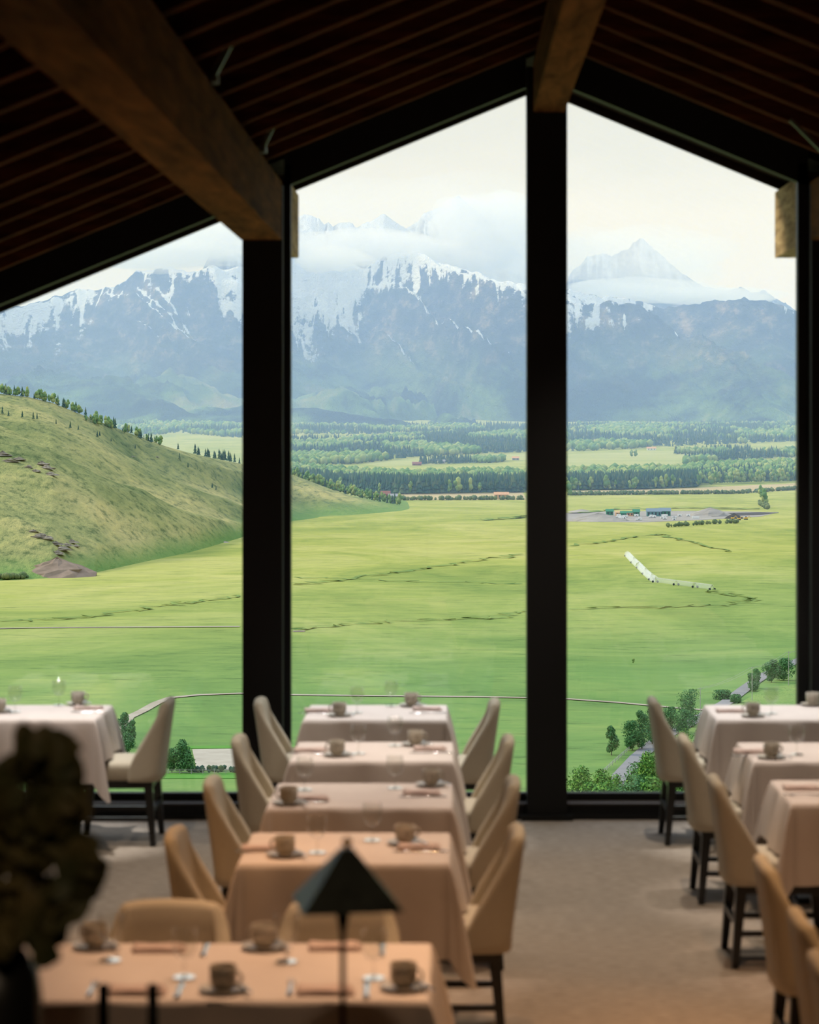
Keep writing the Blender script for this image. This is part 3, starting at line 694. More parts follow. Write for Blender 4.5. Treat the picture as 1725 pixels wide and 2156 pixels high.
def flat(name, a, c, sc=(0.02, 0.08, 0.02)): return mottled(name, [(0.3, a), (0.7, c)], sc, 5, 0.95, False, None, 0.0, spec=0.1)
DIRT = flat('pale_dirt', (0.30, 0.25, 0.18, 1), (0.42, 0.37, 0.28, 1)); GRAVEL = flat('grey_gravel', (0.24, 0.22, 0.19, 1), (0.40, 0.36, 0.31, 1))
TAN = flat('tan_field', (0.38, 0.30, 0.14, 1), (0.50, 0.38, 0.22, 1), (0.004, 0.03, 0.01)); PADD = flat('pebbly_paddock', (0.34, 0.30, 0.23, 1), (0.44, 0.39, 0.30, 1), (0.15, 0.3, 0.2))
YFIELD = flat('yellow_green_field', (0.30, 0.33, 0.10, 1), (0.42, 0.40, 0.15, 1), (0.003, 0.01, 0.01)); ROADM = flat('grey_asphalt', (0.19, 0.185, 0.18, 1), (0.26, 0.25, 0.24, 1))
DITCH = flat('dark_reed_green', (0.10, 0.18, 0.05, 1), (0.24, 0.30, 0.08, 1), (0.05, 0.05, 0.05)); SCREE = flat('brown_scree', (0.19, 0.14, 0.10, 1), (0.30, 0.22, 0.16, 1), (0.1, 0.1, 0.1))
BANDG = flat('bright_green_verge', (0.07, 0.22, 0.03, 1), (0.12, 0.28, 0.05, 1)); DARKS = flat('dark_topsoil', (0.05, 0.045, 0.04, 1), (0.09, 0.08, 0.07, 1)); ROCK = flat('brown_outcrop', (0.14, 0.12, 0.09, 1), (0.34, 0.29, 0.22, 1), (0.3, 0.3, 0.3))
# mountain: forest low, rock and snow high
def mount(name, snow0, snow1, rocky):
    M, nt, b = terr(name)
    sz = N(nt, 'ShaderNodeSeparateXYZ'); gg = N(nt, 'ShaderNodeNewGeometry'); nt.links.new(gg.outputs['Position'], sz.inputs[0])
    nn = N(nt, 'ShaderNodeSeparateXYZ'); nt.links.new(gg.outputs['Normal'], nn.inputs[0])
    n1 = noise(nt, pos(nt, (0.0014, 0.0009, 0.0022)), 1.0, 7, 0.62, 0.5); n2 = noise(nt, pos(nt, (0.011, 0.004, 0.013)), 1.0, 6, 0.72); n3 = noise(nt, pos(nt, (0.0007, 0.0007, 0.0009)), 1.0, 4)
    ng = noise(nt, pos(nt, (0.012, 0.0015, 0.0022)), 1.0, 4, 0.6, 1.2)
    fo = ramp(nt, [(0.34, (0.004, 0.014, 0.030, 1)), (0.47, (0.020, 0.05, 0.05, 1)), (0.56, (0.14, 0.24, 0.10, 1)), (0.68, (0.42, 0.38, 0.20, 1))], n1)
    rk = ramp(nt, [(0.38, (0.008, 0.014, 0.035, 1)), (0.52, (0.06, 0.065, 0.085, 1)), (0.70, (0.38, 0.28, 0.20, 1))], n2)
    alt = sz.outputs['Z']
    rf = mth(nt, 'DIVIDE', mth(nt, 'SUBTRACT', mth(nt, 'ADD', alt, mth(nt, 'MULTIPLY', n3, 500.0)), rocky), 350.0, True)
    c = mixc(nt, rf, fo.outputs[0], rk.outputs[0])
    # snow: altitude + streaky gullies + gentle faces
    h = mth(nt, 'ADD', alt, mth(nt, 'MULTIPLY', mth(nt, 'SUBTRACT', ng, 0.5), 900.0))
    h = mth(nt, 'ADD', h, mth(nt, 'MULTIPLY', mth(nt, 'SUBTRACT', n2, 0.5), 700.0))
    h = mth(nt, 'ADD', h, mth(nt, 'MULTIPLY', mth(nt, 'SUBTRACT', nn.outputs['X'], 0.0), 260.0))
    gx = mth(nt, 'DIVIDE', mth(nt, 'ADD', sz.outputs['X'], 0.0), 900.0)
    h = mth(nt, 'ADD', h, mth(nt, 'MULTIPLY', mth(nt, 'POWER', 2.718, mth(nt, 'MULTIPLY', mth(nt, 'MULTIPLY', gx, gx), -1.0)), 170.0))
    sf = mth(nt, 'DIVIDE', mth(nt, 'SUBTRACT', h, snow0), snow1-snow0, True)
    nt.links.new(mixc(nt, sf, c, (0.86, 0.88, 0.92, 1)), b.inputs['Base Color'])
    bump(nt, b, n2, 110.0, 1.0)
    return M
MTN = mount('forested_mountain', 640, 700, 330); MTN2 = mount('snowy_peak_rock', 900, 1300, -400)

# ---- valley floor and the slope under the building
ys = np.concatenate([np.linspace(560, 4000, 60), np.linspace(4100, 10500, 40)]); xs = np.linspace(-6500, 6500, 90)
X, Y = np.meshgrid(xs, ys); Z = gzv(Y)
o = place('ground', npmesh('ground', np.stack([X, Y, Z], -1).reshape(-1, 3), gridfaces(len(ys), len(xs)), GRASS, True)); S(o, 'flat green valley meadow seen through the windows')
ys = np.linspace(17, 590, 50); xs = np.linspace(-400, 400, 60); X, Y = np.meshgrid(xs, ys); Z = -3-(Y-17)*0.2086+4*(fbm(X/40, Y/40, 3)-0.5)*np.clip((Y-17)/60, 0, 1)
o = place('ground_slope', npmesh('ground_slope', np.stack([X, Y, Z], -1).reshape(-1, 3), gridfaces(len(ys), len(xs)), HILL, True)); S(o, 'grassy slope falling away below the building')

# ---- terrain by azimuth columns
def interp(pts, x): p = np.array(pts, float); return np.interp(x, p[:, 0], p[:, 1])
# mountain front massif
px = np.arange(-1100, 2900, 3.5)
sky = interp([(-1100, 700), (-400, 690), (0, 655), (60, 640), (130, 622), (165, 606), (200, 612), (245, 600), (262, 590), (285, 573), (320, 568), (360, 562), (400, 572), (440, 560), (480, 566), (520, 556), (570, 520), (610, 498), (640, 512), (680, 528), (720, 545), (770, 566), (800, 540), (840, 528), (880, 533), (930, 552), (960, 560), (1000, 572), (1050, 590), (1105, 600), (1200, 611), (1290, 628), (1350, 634), (1400, 648), (1450, 640), (1500, 634), (1560, 628), (1610, 632), (1650, 645), (1680, 655), (1760, 690), (2300, 760), (2900, 800)], px)
sky = sky-3*(fbm(px/16, px*0, 5, 4)-0.5)*4
Dr = 12300+900*np.sin(px/310.0)+500*np.sin(px/97.0); Dn = 9100+250*np.sin(px/260.0)
nr = 190; t = np.linspace(0, 1, nr)[:, None]
D = Dn[None]+(Dr-Dn)[None]*t; Xw = (px[None]-VX)*D/F
Hs = HC+(VY-sky)*Dr/F; Hb = gzv(Dn)-2
q = (Xw-1.05*(Dr[None]-D))
rg = ridged(q/1700+10, D/6200, 21, 2, 0.4)*0.6+ridged(q/520+7, D/3000, 33, 3, 0.55)*0.4
det = fbm(Xw/420, D/420, 9, 5, 0.55)-0.5
prof = 0.16*t+0.84*t**1.75
env = (t*(1-t))*4
Zm = Hb[None]+(Hs-Hb)[None]*prof+(rg-0.72)*1250*env**0.9*np.clip(t*2.2, 0, 1)+det*300*env**0.7*np.clip(t*3, 0.15, 1)
# shed below own skyline so that the traced crest stays the horizon
lim = HC+(Hs[None]-HC)*D/Dr[None]-30*(1-t)
Zm = np.minimum(Zm, lim+0*Zm)
# back side
back_t = np.linspace(0.04, 0.5, 10)[:, None]; Db = Dr[None]*(1+0.12*back_t); Zb = Hs[None]-back_t*2*(Hs-Hb)[None]
Dall = np.vstack([D, Db]); Zall = np.vstack([Zm, Zb]); Xall = (px[None]-VX)*Dall/F
o = place('mountain', npmesh('mountain', np.stack([Xall, Dall, Zall], -1).reshape(-1, 3), gridfaces(Dall.shape[0], len(px)), MTN, False)); tag(o, 'broad forested mountain massif with snow streaks filling the middle distance', 'mountain')
# back peaks: separate ranges
def range_(pts, D0, D1, name, label, amp, seed, mat):
    x0, x1 = pts[0][0], pts[-1][0]; px = np.arange(x0, x1, 2.2)
    sky = interp(pts, px)+amp*(ridged(px/26, px*0+.3, seed, 5, 0.7)-0.5)*2*-1
    nr = 70; t = np.linspace(0, 1, nr)[:, None]; D = D0+(D1-D0)*t+0*px[None]
    Hs = HC+(VY-sky)*D1/F; Hb = HC+(VY-700)*D0/F
    Xw = (px[None]-VX)*D/F
    Z = Hb+(Hs[None]-Hb)*t**1.1+(ridged((Xw+D*0.4)/650, D/1400, seed+5, 4)-0.55)*430*(t*(1-t))*4
    Z = np.minimum(Z, HC+(Hs[None]-HC)*D/D1-25*(1-t))
    Db = D1+200*np.linspace(0.3, 4, 6)[:, None]+0*px[None]; Zb = Hs[None]-(Db-D1)*1.1
    D = np.vstack([D, Db]); Z = np.vstack([Z, Zb])
    o = place(name, npmesh(name, np.stack([(px[None]-VX)*D/F, D, Z], -1).reshape(-1, 3), gridfaces(D.shape[0], len(px)), mat, False)); tag(o, label, 'mountain')
range_([(380, 700), (430, 560), (455, 508), (478, 500), (505, 522), (560, 520), (600, 470), (628, 456), (650, 455), (672, 462), (684, 474), (691, 466), (700, 476), (722, 468), (738, 470), (748, 480), (765, 474), (790, 462), (808, 453), (826, 464), (855, 482), (880, 470), (893, 452), (908, 442), (928, 437), (938, 442), (948, 440), (952, 420), (965, 414), (985, 430), (1010, 450), (1060, 500), (1120, 560), (1200, 640), (1240, 700)], 13600, 15600, 'jagged_peak', 'pale jagged peaks half lost in cloud behind the middle window', 6, 41, MTN2)
range_([(1150, 700), (1200, 580), (1235, 545), (1262, 537), (1290, 540), (1318, 530), (1335, 512), (1352, 506), (1368, 518), (1385, 532), (1410, 556), (1440, 580), (1466, 596), (1500, 612), (1535, 616), (1560, 606), (1585, 616), (1610, 616), (1640, 634), (1690, 665), (1780, 700)], 13600, 15800, 'jagged_peak', 'pale pyramid peak rising from cloud behind the right window', 8, 57, MTN2)

# green hill at the left
px = np.arange(-700, 884, 2.4)
sk = interp([(-700, 760), (-200, 800), (0, 829), (60, 836), (110, 848), (160, 868), (200, 884), (250, 903), (300, 922), (350, 940), (400, 954), (450, 965), (505, 976), (560, 988), (618, 1000), (660, 1016), (700, 1031), (750, 1047), (800, 1058), (850, 1068), (884, 1072)], px)
bs = interp([(-700, 1260), (0, 1223), (110, 1217), (200, 1206), (300, 1184), (400, 1163), (440, 1152), (505, 1133), (560, 1112), (618, 1097), (700, 1088), (800, 1080), (850, 1076), (884, 1073.5)], px)
Db_ = 125*F/(bs-VY); thick = interp([(-700, 900), (0, 850), (300, 800), (505, 650), (618, 520), (760, 260), (884, 60)], px); Dr_ = Db_+thick
Hs = HC+(VY-sk)*Dr_/F; Hb = HC-125.3
nr = 150; t = np.linspace(0, 1, nr)[:, None]; D = Db_[None]+(Dr_-Db_)[None]*t; Xw = (px[None]-VX)*D/F
q = Xw-0.9*(Dr_[None]-D)
rg = ridged(q/230+3, D/1500, 71, 2, 0.4); d2 = fbm(Xw/60, D/60, 77, 5)-0.5
env = t*(1-t)*4
Z = Hb+(Hs-Hb)[None]*(0.25*t+0.75*np.sin(t*PI/2))+(rg-0.8)*125*env*np.clip((Hs-Hb)[None]/100, 0, 1)+d2*9*env*np.clip((Hs-Hb)[None]/60, 0, 1)
Z = np.minimum(Z, HC+(Hs[None]-HC)*D/Dr_[None]-1.2*(1-t)); Z = np.maximum(Z, Hb)
bt = np.linspace(0.1, 1, 8)[:, None]; D2 = Dr_[None]+bt*500; Z2 = np.maximum(Hs[None]-bt*(Hs-Hb)[None]*1.1, Hb-3)
D = np.vstack([D, D2]); Zh = np.vstack([Z, Z2]); Xh = (px[None]-VX)*D/F
o = place('grassy_hill', npmesh('grassy_hill', np.stack([Xh, D, Zh], -1).reshape(-1, 3), gridfaces(D.shape[0], len(px)), HILL, True)); tag(o, 'green sagebrush hill sloping down from the left edge to the valley', 'hill')
hill_px, hill_D, hill_Z = px, D, Zh
def onhill(pxx, py):    # first hit of the pixel's ray on the hill front
    j = int(np.argmin(np.abs(hill_px-pxx))); d = hill_D[:150, j]; z = hill_Z[:150, j]; yy = VY+(HC-z)*F/d
    k = int(np.argmin(np.abs(yy-py))); return ((pxx-VX)*d[k]/F, d[k], z[k])

# ---- flat patches and strips on the valley floor
def patch(name, pts, mat, label, dz=0.3, cat='field'):
    P = [at(*p) for p in pts]; n = len(P)
    vs = [(x, y, gz(y)+dz) for x, y in P]+[(x, y, gz(y)-0.5) for x, y in P]
    me = bpy.data.meshes.new(name); me.from_pydata(vs, [], [tuple(range(n))]+[(k, n+k, n+(k+1) % n, (k+1) % n) for k in range(n)]); me.materials.append(mat); me.update()
    bm = bmesh.new(); bm.from_mesh(me); bmesh.ops.triangulate(bm, faces=bm.faces); bmesh.ops.recalc_face_normals(bm, faces=bm.faces); bm.to_mesh(me); bm.free()
    o = place(name, me); tag(o, label, cat); return o
def strip(name, pts, w, mat, label, dz=0.35, cat='path', hgt=0.0):
    P = [Vector(at(*p)) for p in pts]; Q = []; wig = 9.0 if 'ditch' in name else 0.0; r = random.Random(len(pts)+int(pts[0][1]))
    for a, b in zip(P, P[1:]):
        for k in range(10): Q.append(a.lerp(b, k/10)+(Vector((r.uniform(-1, 1), r.uniform(-1, 1)))*wig if k else Vector((0, 0))))
    Q.append(P[-1]); vs = []
    for i, p in enumerate(Q):
        d = (Q[min(i+1, len(Q)-1)]-Q[max(i-1, 0)]).normalized(); nn = Vector((-d.y, d.x)); ww = (w if not hasattr(w, '__len__') else w[0]+(w[1]-w[0])*i/len(Q))*0.5
        ww = ww*(r.uniform(0.25, 0.7) if wig else 1.0); jt = nn*(r.uniform(-.25, .25)*ww if wig else 0.0)
        for s in (-1, 1): e = p+nn*s*ww+jt; vs.append((e.x, e.y, gz(e.y)+dz+hgt*r.random()))
    fs = [(2*i, 2*i+1, 2*i+3, 2*i+2) for i in range(len(Q)-1)]
    me = bpy.data.meshes.new(name); me.from_pydata(vs, [], fs); me.materials.append(mat); me.update()
    o = place(name, me); return tag(o, label, cat)
strip('dirt_track', [(240, 1560), (270, 1512), (300, 1498), (330, 1481), (360, 1470), (420, 1464), (505, 1461), (620, 1464), (780, 1466), (1000, 1468), (1105, 1470), (1200, 1473), (1300, 1480), (1430, 1492), (1500, 1497)], (5.0, 3.2), DIRT, 'pale dirt track curving across the near meadow')
patch('paddock', [(405, 1579), (600, 1576), (600, 1621), (415, 1623)], PADD, 'bare pebbly paddock behind the fence at the left column')
patch('grass_verge', [(330, 1629), (640, 1629), (640, 1640), (330, 1640)], BANDG, 'bright green verge below the paddock fence', 0.25)
patch('grass_verge', [(380, 1572), (640, 1569), (640, 1575), (380, 1577)], BANDG, 'bright green verge along the top of the paddock', 0.25)
strip('irrigation_ditch', [(635, 1232), (720, 1222), (816, 1208), (900, 1198), (1000, 1182), (1101, 1168)], 7, DITCH, 'dark ditch line crossing the meadow in the middle window', cat='ditch', hgt=1.0)
strip('irrigation_ditch', [(617, 1329), (700, 1320), (843, 1308), (960, 1305), (1056, 1302), (1105, 1286)], 4, DITCH, 'faint lower ditch line in the middle window', cat='ditch', hgt=0.8)
strip('irrigation_ditch', [(0, 1308), (100, 1306), (200, 1298), (340, 1276), (420, 1268), (505, 1254)], 5, DITCH, 'dark ditch line crossing the meadow in the left window', cat='ditch', hgt=0.8)
strip('irrigation_ditch', [(1200, 1150), (1290, 1140), (1370, 1127), (1400, 1127), (1460, 1145), (1540, 1163)], 8, DITCH, 'dark ditch line above the sprinkler in the right window', cat='ditch', hgt=1.0)
strip('irrigation_ditch', [(1200, 1284), (1400, 1279), (1520, 1276), (1575, 1266), (1580, 1262), (1530, 1252), (1500, 1244)], 5, DITCH, 'winding ditch below the sprinkler in the right window', cat='ditch', hgt=1.0)
strip('farm_track', [(-10, 1324), (120, 1322), (300, 1321), (505, 1320)], 5, DIRT, 'light farm track across the left window')
strip('farm_track', [(617, 1330), (642, 1330)], 7, DIRT, 'short pale puddle beside the lower ditch in the middle window')
strip('irrigation_ditch', [(620, 1216), (800, 1222), (950, 1226), (1100, 1230)], 4, DITCH, 'thin straight ditch in the middle window', cat='ditch', hgt=0.5)
patch('tan_field', [(700, 1048), (860, 1040), (1100, 1037), (1110, 1052), (900, 1053), (760, 1053)], TAN, 'tan strip of bare field below the forest in the middle window')
patch('tan_field', [(1196, 1042), (1196, 1034), (1300, 1032), (1500, 1026), (1600, 1021), (1700, 1017), (1700, 1031), (1560, 1037), (1400, 1041)], TAN, 'long tan field below the forest in the right window')
patch('yellow_field', [(1196, 982), (1196, 956), (1400, 950), (1560, 944), (1700, 940), (1700, 966), (1500, 966), (1400, 980)], YFIELD, 'sunlit yellow-green field beyond the forest in the right window')
patch('yellow_field', [(760, 976), (900, 962), (1000, 958), (1115, 954), (1115, 968), (1000, 972), (900, 980), (800, 982)], YFIELD, 'sunlit yellow-green field beyond the forest in the middle window')
patch('yellow_field', [(280, 911), (430, 905), (520, 905), (520, 912), (400, 914)], YFIELD, 'pale distant field behind the hill in the left window')
patch('gravel_yard', [(1190, 1098), (1190, 1080), (1280, 1077), (1480, 1076), (1640, 1079), (1600, 1088), (1480, 1095), (1350, 1100)], GRAVEL, 'grey gravel yard of the building site', 0.3)
patch('dark_soil', [(1480, 1082), (1600, 1079), (1640, 1080), (1600, 1085), (1500, 1088)], DARKS, 'dark strip of dug soil right of the building site', 0.5)
strip('irrigation_ditch', [(1200, 1082), (1300, 1073), (1450, 1070), (1600, 1073)], 26, DITCH, 'dark green grassy bank behind the building site', cat='ditch', hgt=2.0)
strip('irrigation_ditch', [(1015, 1096), (1080, 1092), (1110, 1088)], 22, DITCH, 'dark green bank at the right edge of the middle window', cat='ditch', hgt=2.0)
strip('valley_road', [(1285, 1668), (1310, 1632), (1345, 1594), (1390, 1556), (1450, 1525), (1530, 1480), (1570, 1450), (1610, 1422), (1680, 1392), (1760, 1360)], 6.5, ROADM, 'grey road climbing past the trees in the right window')
# right hillside beside the road
rp = [(1330, 1668), (1400, 1590), (1470, 1535), (1545, 1487), (1600, 1460), (1680, 1425), (1790, 1390)]
vs = []; 
for i, p in enumerate(rp):
    x, y = at(*p)
    for j in range(7): vs.append((x+j*38, y+j*6, gz(y)-0.2+j*j*1.6+1.5*math.sin(i*2.1+j)))
o = place('roadside_bank', npmesh('roadside_bank', vs, gridfaces(len(rp), 7), HILL, True)); tag(o, 'pale green bank rising beside the road at the right', 'bank')
# rocky outcrops and scree on the hill
def heap(name, c, rx, ry, h, mat, label, cat, seed=0, n=14, rough=0.25, group=None):
    r = random.Random(seed); vs = []; rows = 7
    for j in range(rows):
        t = j/(rows-1)
        for k in range(n):
            a = 2*PI*k/n; q = (1-t)*(1+rough*(r.random()-.5)); vs.append((c[0]+rx*q*math.cos(a), c[1]+ry*q*math.sin(a), c[2]-0.4+h*(t**0.8)*(1+rough*0.4*(r.random()-.5))))
    fs = [(j*n+k, j*n+(k+1) % n, (j+1)*n+(k+1) % n, (j+1)*n+k) for j in range(rows-1) for k in range(n)]+[tuple((rows-1)*n+k for k in range(n))]
    o = place(name, npmeshpoly(name, vs, fs, mat)); return tag(o, label, cat, group)
def npmeshpoly(name, vs, fs, mat):
    me = bpy.data.meshes.new(name); me.from_pydata(vs, [], fs); me.materials.append(mat); me.update(); return me
r = random.Random(5)
rocks = [(5, 960, 9), (20, 972, 8), (40, 968, 7), (88, 978, 8), (98, 988, 9), (106, 1000, 8), (60, 985, 6), (75, 992, 6), (278, 961, 4), (85, 1128, 8), (100, 1138, 7), (118, 1145, 7), (130, 1158, 9), (140, 1150, 6), (150, 1140, 6), (120, 1165, 7), (70, 1120, 5), (330, 962, 3), (160, 1150, 5)]
for x, y, s in rocks:
    c = onhill(x, y); heap('rock_outcrop', c, s*0.95, s*0.5, s*0.45, ROCK, 'grey-brown rocks jutting from the grassy hill at the left', 'rock', int(x), 7, 0.9, 'rock outcrops on the hill')
c = onhill(130, 1195); heap('scree_slope', (c[0]-2, c[1]-10, c[2]-6), 34, 26, 15, SCREE, 'brown fan of scree at the foot of the hill', 'scree', 3, 18, 0.3)
c = onhill(476, 1150); heap('bare_earth', (c[0], c[1]-8, c[2]-1), 10, 8, 3, DIRT, 'small bare earth scar near the foot of the hill', 'scree', 4, 12, 0.4)
# gravel heaps of the building site
def G(px, py): x, y = at(px, py); return (x, y, gz(y)+0.2)
heap('gravel_heap', G(1262, 1097), 38, 26, 10, GRAVEL, 'long grey gravel heap left of the green sheds', 'heap', 11, 22, 0.2)
heap('gravel_heap', G(1496, 1086), 30, 20, 11, GRAVEL, 'pointed grey gravel heap right of the trailers', 'heap', 12, 18, 0.2)
heap('soil_heap', G(1546, 1092), 13, 10, 7, DARKS, 'dark soil heap beside the excavators', 'heap', 13, 14, 0.3)
heap('gravel_heap', G(1225, 1078), 20, 16, 4, GRAVEL, 'low gravel heap beside the middle column', 'heap', 14, 14, 0.2)
# ---- buildings
def paint(n, c): return pbsdf(n, c, 0.7)[0]
GRN = paint('green_sheathing', (0.03, 0.20, 0.10, 1)); BGR = paint('blue_green_siding', (0.10, 0.24, 0.24, 1)); ROOFG = paint('slate_roof', (0.17, 0.23, 0.27, 1)); WHT = paint('white_panel', (0.75, 0.75, 0.73, 1)); TANB = paint('tan_boards', (0.55, 0.36, 0.17, 1)); RED = paint('red_brown_boards', (0.25, 0.09, 0.06, 1)); ORG = paint('raw_timber', (0.60, 0.33, 0.17, 1)); YEL = paint('machine_yellow', (0.7, 0.42, 0.05, 1)); WIN = paint('dark_window', (0.02, 0.03, 0.04, 1)); GRYR = paint('grey_roof', (0.32, 0.31, 0.32, 1))
def house(px, py, w, d, h, rh, wm, rm, label, cat='house', name='house', wins=3, rz=0.0):
    c = G(px, py); o = empty(name, c, rz, label=label, cat=cat)
    MB().box(-w/2, w/2, -d/2, d/2, -0.3, h).build('walls', wm, o)
    m = MB(); e = 0.8
    m.add([(-w/2-e, -d/2-e, h-0.1), (w/2+e, -d/2-e, h-0.1), (w/2+e, d/2+e, h-0.1), (-w/2-e, d/2+e, h-0.1), (-w/2-e, 0, h+rh), (w/2+e, 0, h+rh)], [(0, 1, 5, 4), (2, 3, 4, 5), (1, 2, 5), (3, 0, 4), (3, 2, 1, 0)]); m.build('roof', rm, o)
    for k in range(wins): x = -w/2+w*(k+0.5)/wins; MB().box(x-0.9, x+0.9, -d/2-0.12, -d/2+0.02, 1.4, h-1.0).build('window', WIN, o)
    return o
house(1284, 1085, 9, 8, 5, 3, GRN, GRN, 'small green-sheathed house, leftmost on the building site', wins=2)
house(1303, 1086, 8, 9, 4, 2.5, ORG, TANB, 'raw timber framed house between the green sheds', wins=2)
house(1313, 1087, 7, 8, 4, 2.5, GRN, GRN, 'green shed right of the raw timber frame', wins=1)
house(1327, 1087, 8, 8, 4.5, 2, ORG, GRN, 'half-clad timber house on the building site', wins=2)
house(1340, 1087, 8, 8, 5.5, 3.5, GRN, GRN, 'tall gabled green house on the building site', wins=1)
house(1377, 1087, 18, 11, 6, 4, BGR, ROOFG, 'large blue-green house with a slate roof, left wing', wins=4)
house(1400, 1086, 14, 12, 6, 4, GRN, ROOFG, 'large green house with a slate roof, right wing', wins=3)
house(1056, 1051, 22, 14, 7, 4, TANB, ORG, 'tan timber house standing alone below the forest', wins=4)
house(812, 1050, 14, 10, 7, 5, RED, RED, 'red-brown lodge at the tip of the hill, left one', wins=3)
house(828, 1052, 14, 9, 5, 4, RED, GRYR, 'red-brown lodge at the tip of the hill, right one', wins=3)
house(930, 976, 16, 10, 5, 4, GRYR, GRYR, 'grey farmhouse among trees in the middle window', wins=2)
house(878, 980, 20, 10, 4, 4, RED, RED, 'low brown barn in the yellow field', wins=2)
house(1372, 948, 24, 12, 5, 4, WHT, ORG, 'pale farm building beyond the yellow field', wins=3)
house(1240, 945, 20, 12, 5, 3, WHT, GRYR, 'white farm building at the left of the right window', wins=3)
house(1086, 969, 16, 10, 5, 4, GRYR, ORG, 'small ranch house near the middle column', wins=2)
r = random.Random(9)
for i in range(26):
    x = r.uniform(1300, 1470); y = r.uniform(1087, 1096); c = G(x, y); w = r.uniform(3, 8)
    m = MB(); m.box(-w/2, w/2, -1.3, 1.3, 0.5, r.uniform(2, 3.2)); m.box(-w/2+0.3, w/2-0.3, -1.0, 1.0, -0.2, 0.5, 1); m.box(-0.5, 0.5, -1.36, -1.3, 0.8, 1.8, 1)
    tag(m.build('site_trailer', [WHT, WIN], loc=c), 'white trailer or stack of panels parked in front of the green houses', 'trailer', 'white trailers on the building site')
tag(MB().box(-4.5, 4.5, -1.5, 1.5, 0.3, 3.4).box(-4.2, 4.2, -1.2, 1.2, -.2, .3).build('site_trailer', WHT, loc=G(1465, 1093)), 'single white container right of the other trailers', 'trailer')
for x, y, w in ((1543, 1094, 'left one, by the soil heap'), (1556, 1095, 'middle one'), (1571, 1094, 'right one')):
    o = empty('excavator', G(x, y), label='small yellow excavator on the building site, '+w, cat='excavator', group='yellow excavators')
    MB().box(-2, 2, -1.4, 1.4, 0.9, 2.6).build('machine_body', YEL, o); MB().box(-2.4, 2.4, -1.6, -0.8, -.2, 0.9).box(-2.4, 2.4, 0.8, 1.6, -.2, 0.9).build('tracks', WIN, o)
    MB().bar((1.6, 0, 2.2), (4.2, 0, 4.6), 0.35).bar((4.2, 0, 4.6), (5.6, 0, 1.6), 0.3).build('arm', YEL, o); MB().box(-0.8, 0.8, -1, 0.4, 2.6, 3.8).build('cab', WIN, o)
# ---- pivot sprinkler
PIV = [(1321, 1172), (1334, 1186), (1346, 1197), (1358, 1210), (1372, 1222), (1380, 1227), (1424, 1233), (1464, 1238), (1500, 1243)]
piv = empty('pivot_sprinkler', G(*PIV[0]), label='long wheeled field sprinkler spraying in the right window', cat='sprinkler')
pl = Vector(piv.location); pm = MB()
PW = [Vector(G(*p))-pl for p in PIV]
STL = paint('galvanised_pipe', (0.45, 0.45, 0.45, 1))
for a, b_ in zip(PW, PW[1:]):
    A_ = a+Vector((0, 0, 3.6)); B_ = b_+Vector((0, 0, 3.6)); pm.bar(A_, B_, 0.14, None, 6)
    for k in range(4):
        p0 = A_.lerp(B_, k/4); p1 = A_.lerp(B_, (k+.5)/4)-Vector((0, 0, 1.0)); p2 = A_.lerp(B_, (k+1)/4); pm.bar(p0, p1, 0.06, None, 4); pm.bar(p1, p2, 0.06, None, 4)
pm.build('pipe_truss', STL, piv)
for i, a in enumerate(PW):
    m = MB(); m.bar(a+Vector((-1.8, 0, 0.5)), a+Vector((0, 0, 3.6)), 0.09); m.bar(a+Vector((1.8, 0, 0.5)), a+Vector((0, 0, 3.6)), 0.09)
    for s in (-1.8, 1.8):
        c = a+Vector((s, 0, 0.75)); m.bar(c-Vector((0, 0.25, 0)), c+Vector((0, 0.25, 0)), 0.85, None, 12)
    m.build('wheel_tower', WIN, piv)
def volmat(name, dens, col, an=0.0):
    M = bpy.data.materials.new(name); M.use_nodes = True; nt = M.node_tree; nt.nodes.clear()
    vsn = N(nt, 'ShaderNodeVolumeScatter'); vsn.inputs['Density'].default_value = dens; vsn.inputs['Color'].default_value = col; vsn.inputs['Anisotropy'].default_value = an
    out = N(nt, 'ShaderNodeOutputMaterial'); nt.links.new(vsn.outputs[0], out.inputs['Volume']); return M
SPRAY = volmat('water_spray', 0.045, (0.98, 0.98, 0.98, 1), 0.3)
m = MB()
for i, (a, b_) in enumerate(zip(PW, PW[1:])):
    m.bar(pl+a+Vector((0, 0, 2.2)), pl+b_+Vector((0, 0, 2.2)), 3.0 if i < 5 else 2.2, 3.0 if i < 5 else 2.2, 8, 0)
tag(m.build('water_spray', SPRAY), 'white mist of water below the field sprinkler', 'spray', kind='stuff')
# ---- fences, power line
FW = paint('weathered_fence_wood', (0.35, 0.34, 0.31, 1))
def fence(pts, step, h, label):
    P = [Vector(G(*p)) for p in pts]; o = empty('field_fence', P[0], label=label, cat='fence'); m = MB(); p0 = P[0]
    for a, b_ in zip(P, P[1:]):
        n = max(1, int((b_-a).length/step))
        for k in range(n): q = a.lerp(b_, k/n)-p0; MB().box(q.x-.09, q.x+.09, q.y-.09, q.y+.09, q.z-.3, q.z+h).build('fence_post', FW, o, fix=False)
        for zz in (0.5, 0.95, 1.3): m.bar(a-p0+Vector((0, 0, zz*h/1.4)), b_-p0+Vector((0, 0, zz*h/1.4)), 0.06)
    m.build('fence_rails', FW, o)
fence([(330, 1631), (500, 1630), (640, 1629)], 4.0, 1.7, 'weathered fence below the paddock in the left window')
fence([(1268, 1633), (1290, 1612), (1326, 1581), (1345, 1575), (1368, 1562)], 6.0, 1.6, 'post fence curving beside the road in the right window')
pw = [(1475, 1520, 14), (1584, 1476, 15), (1661, 1444, 16), (1740, 1415, 16)]; tops = []
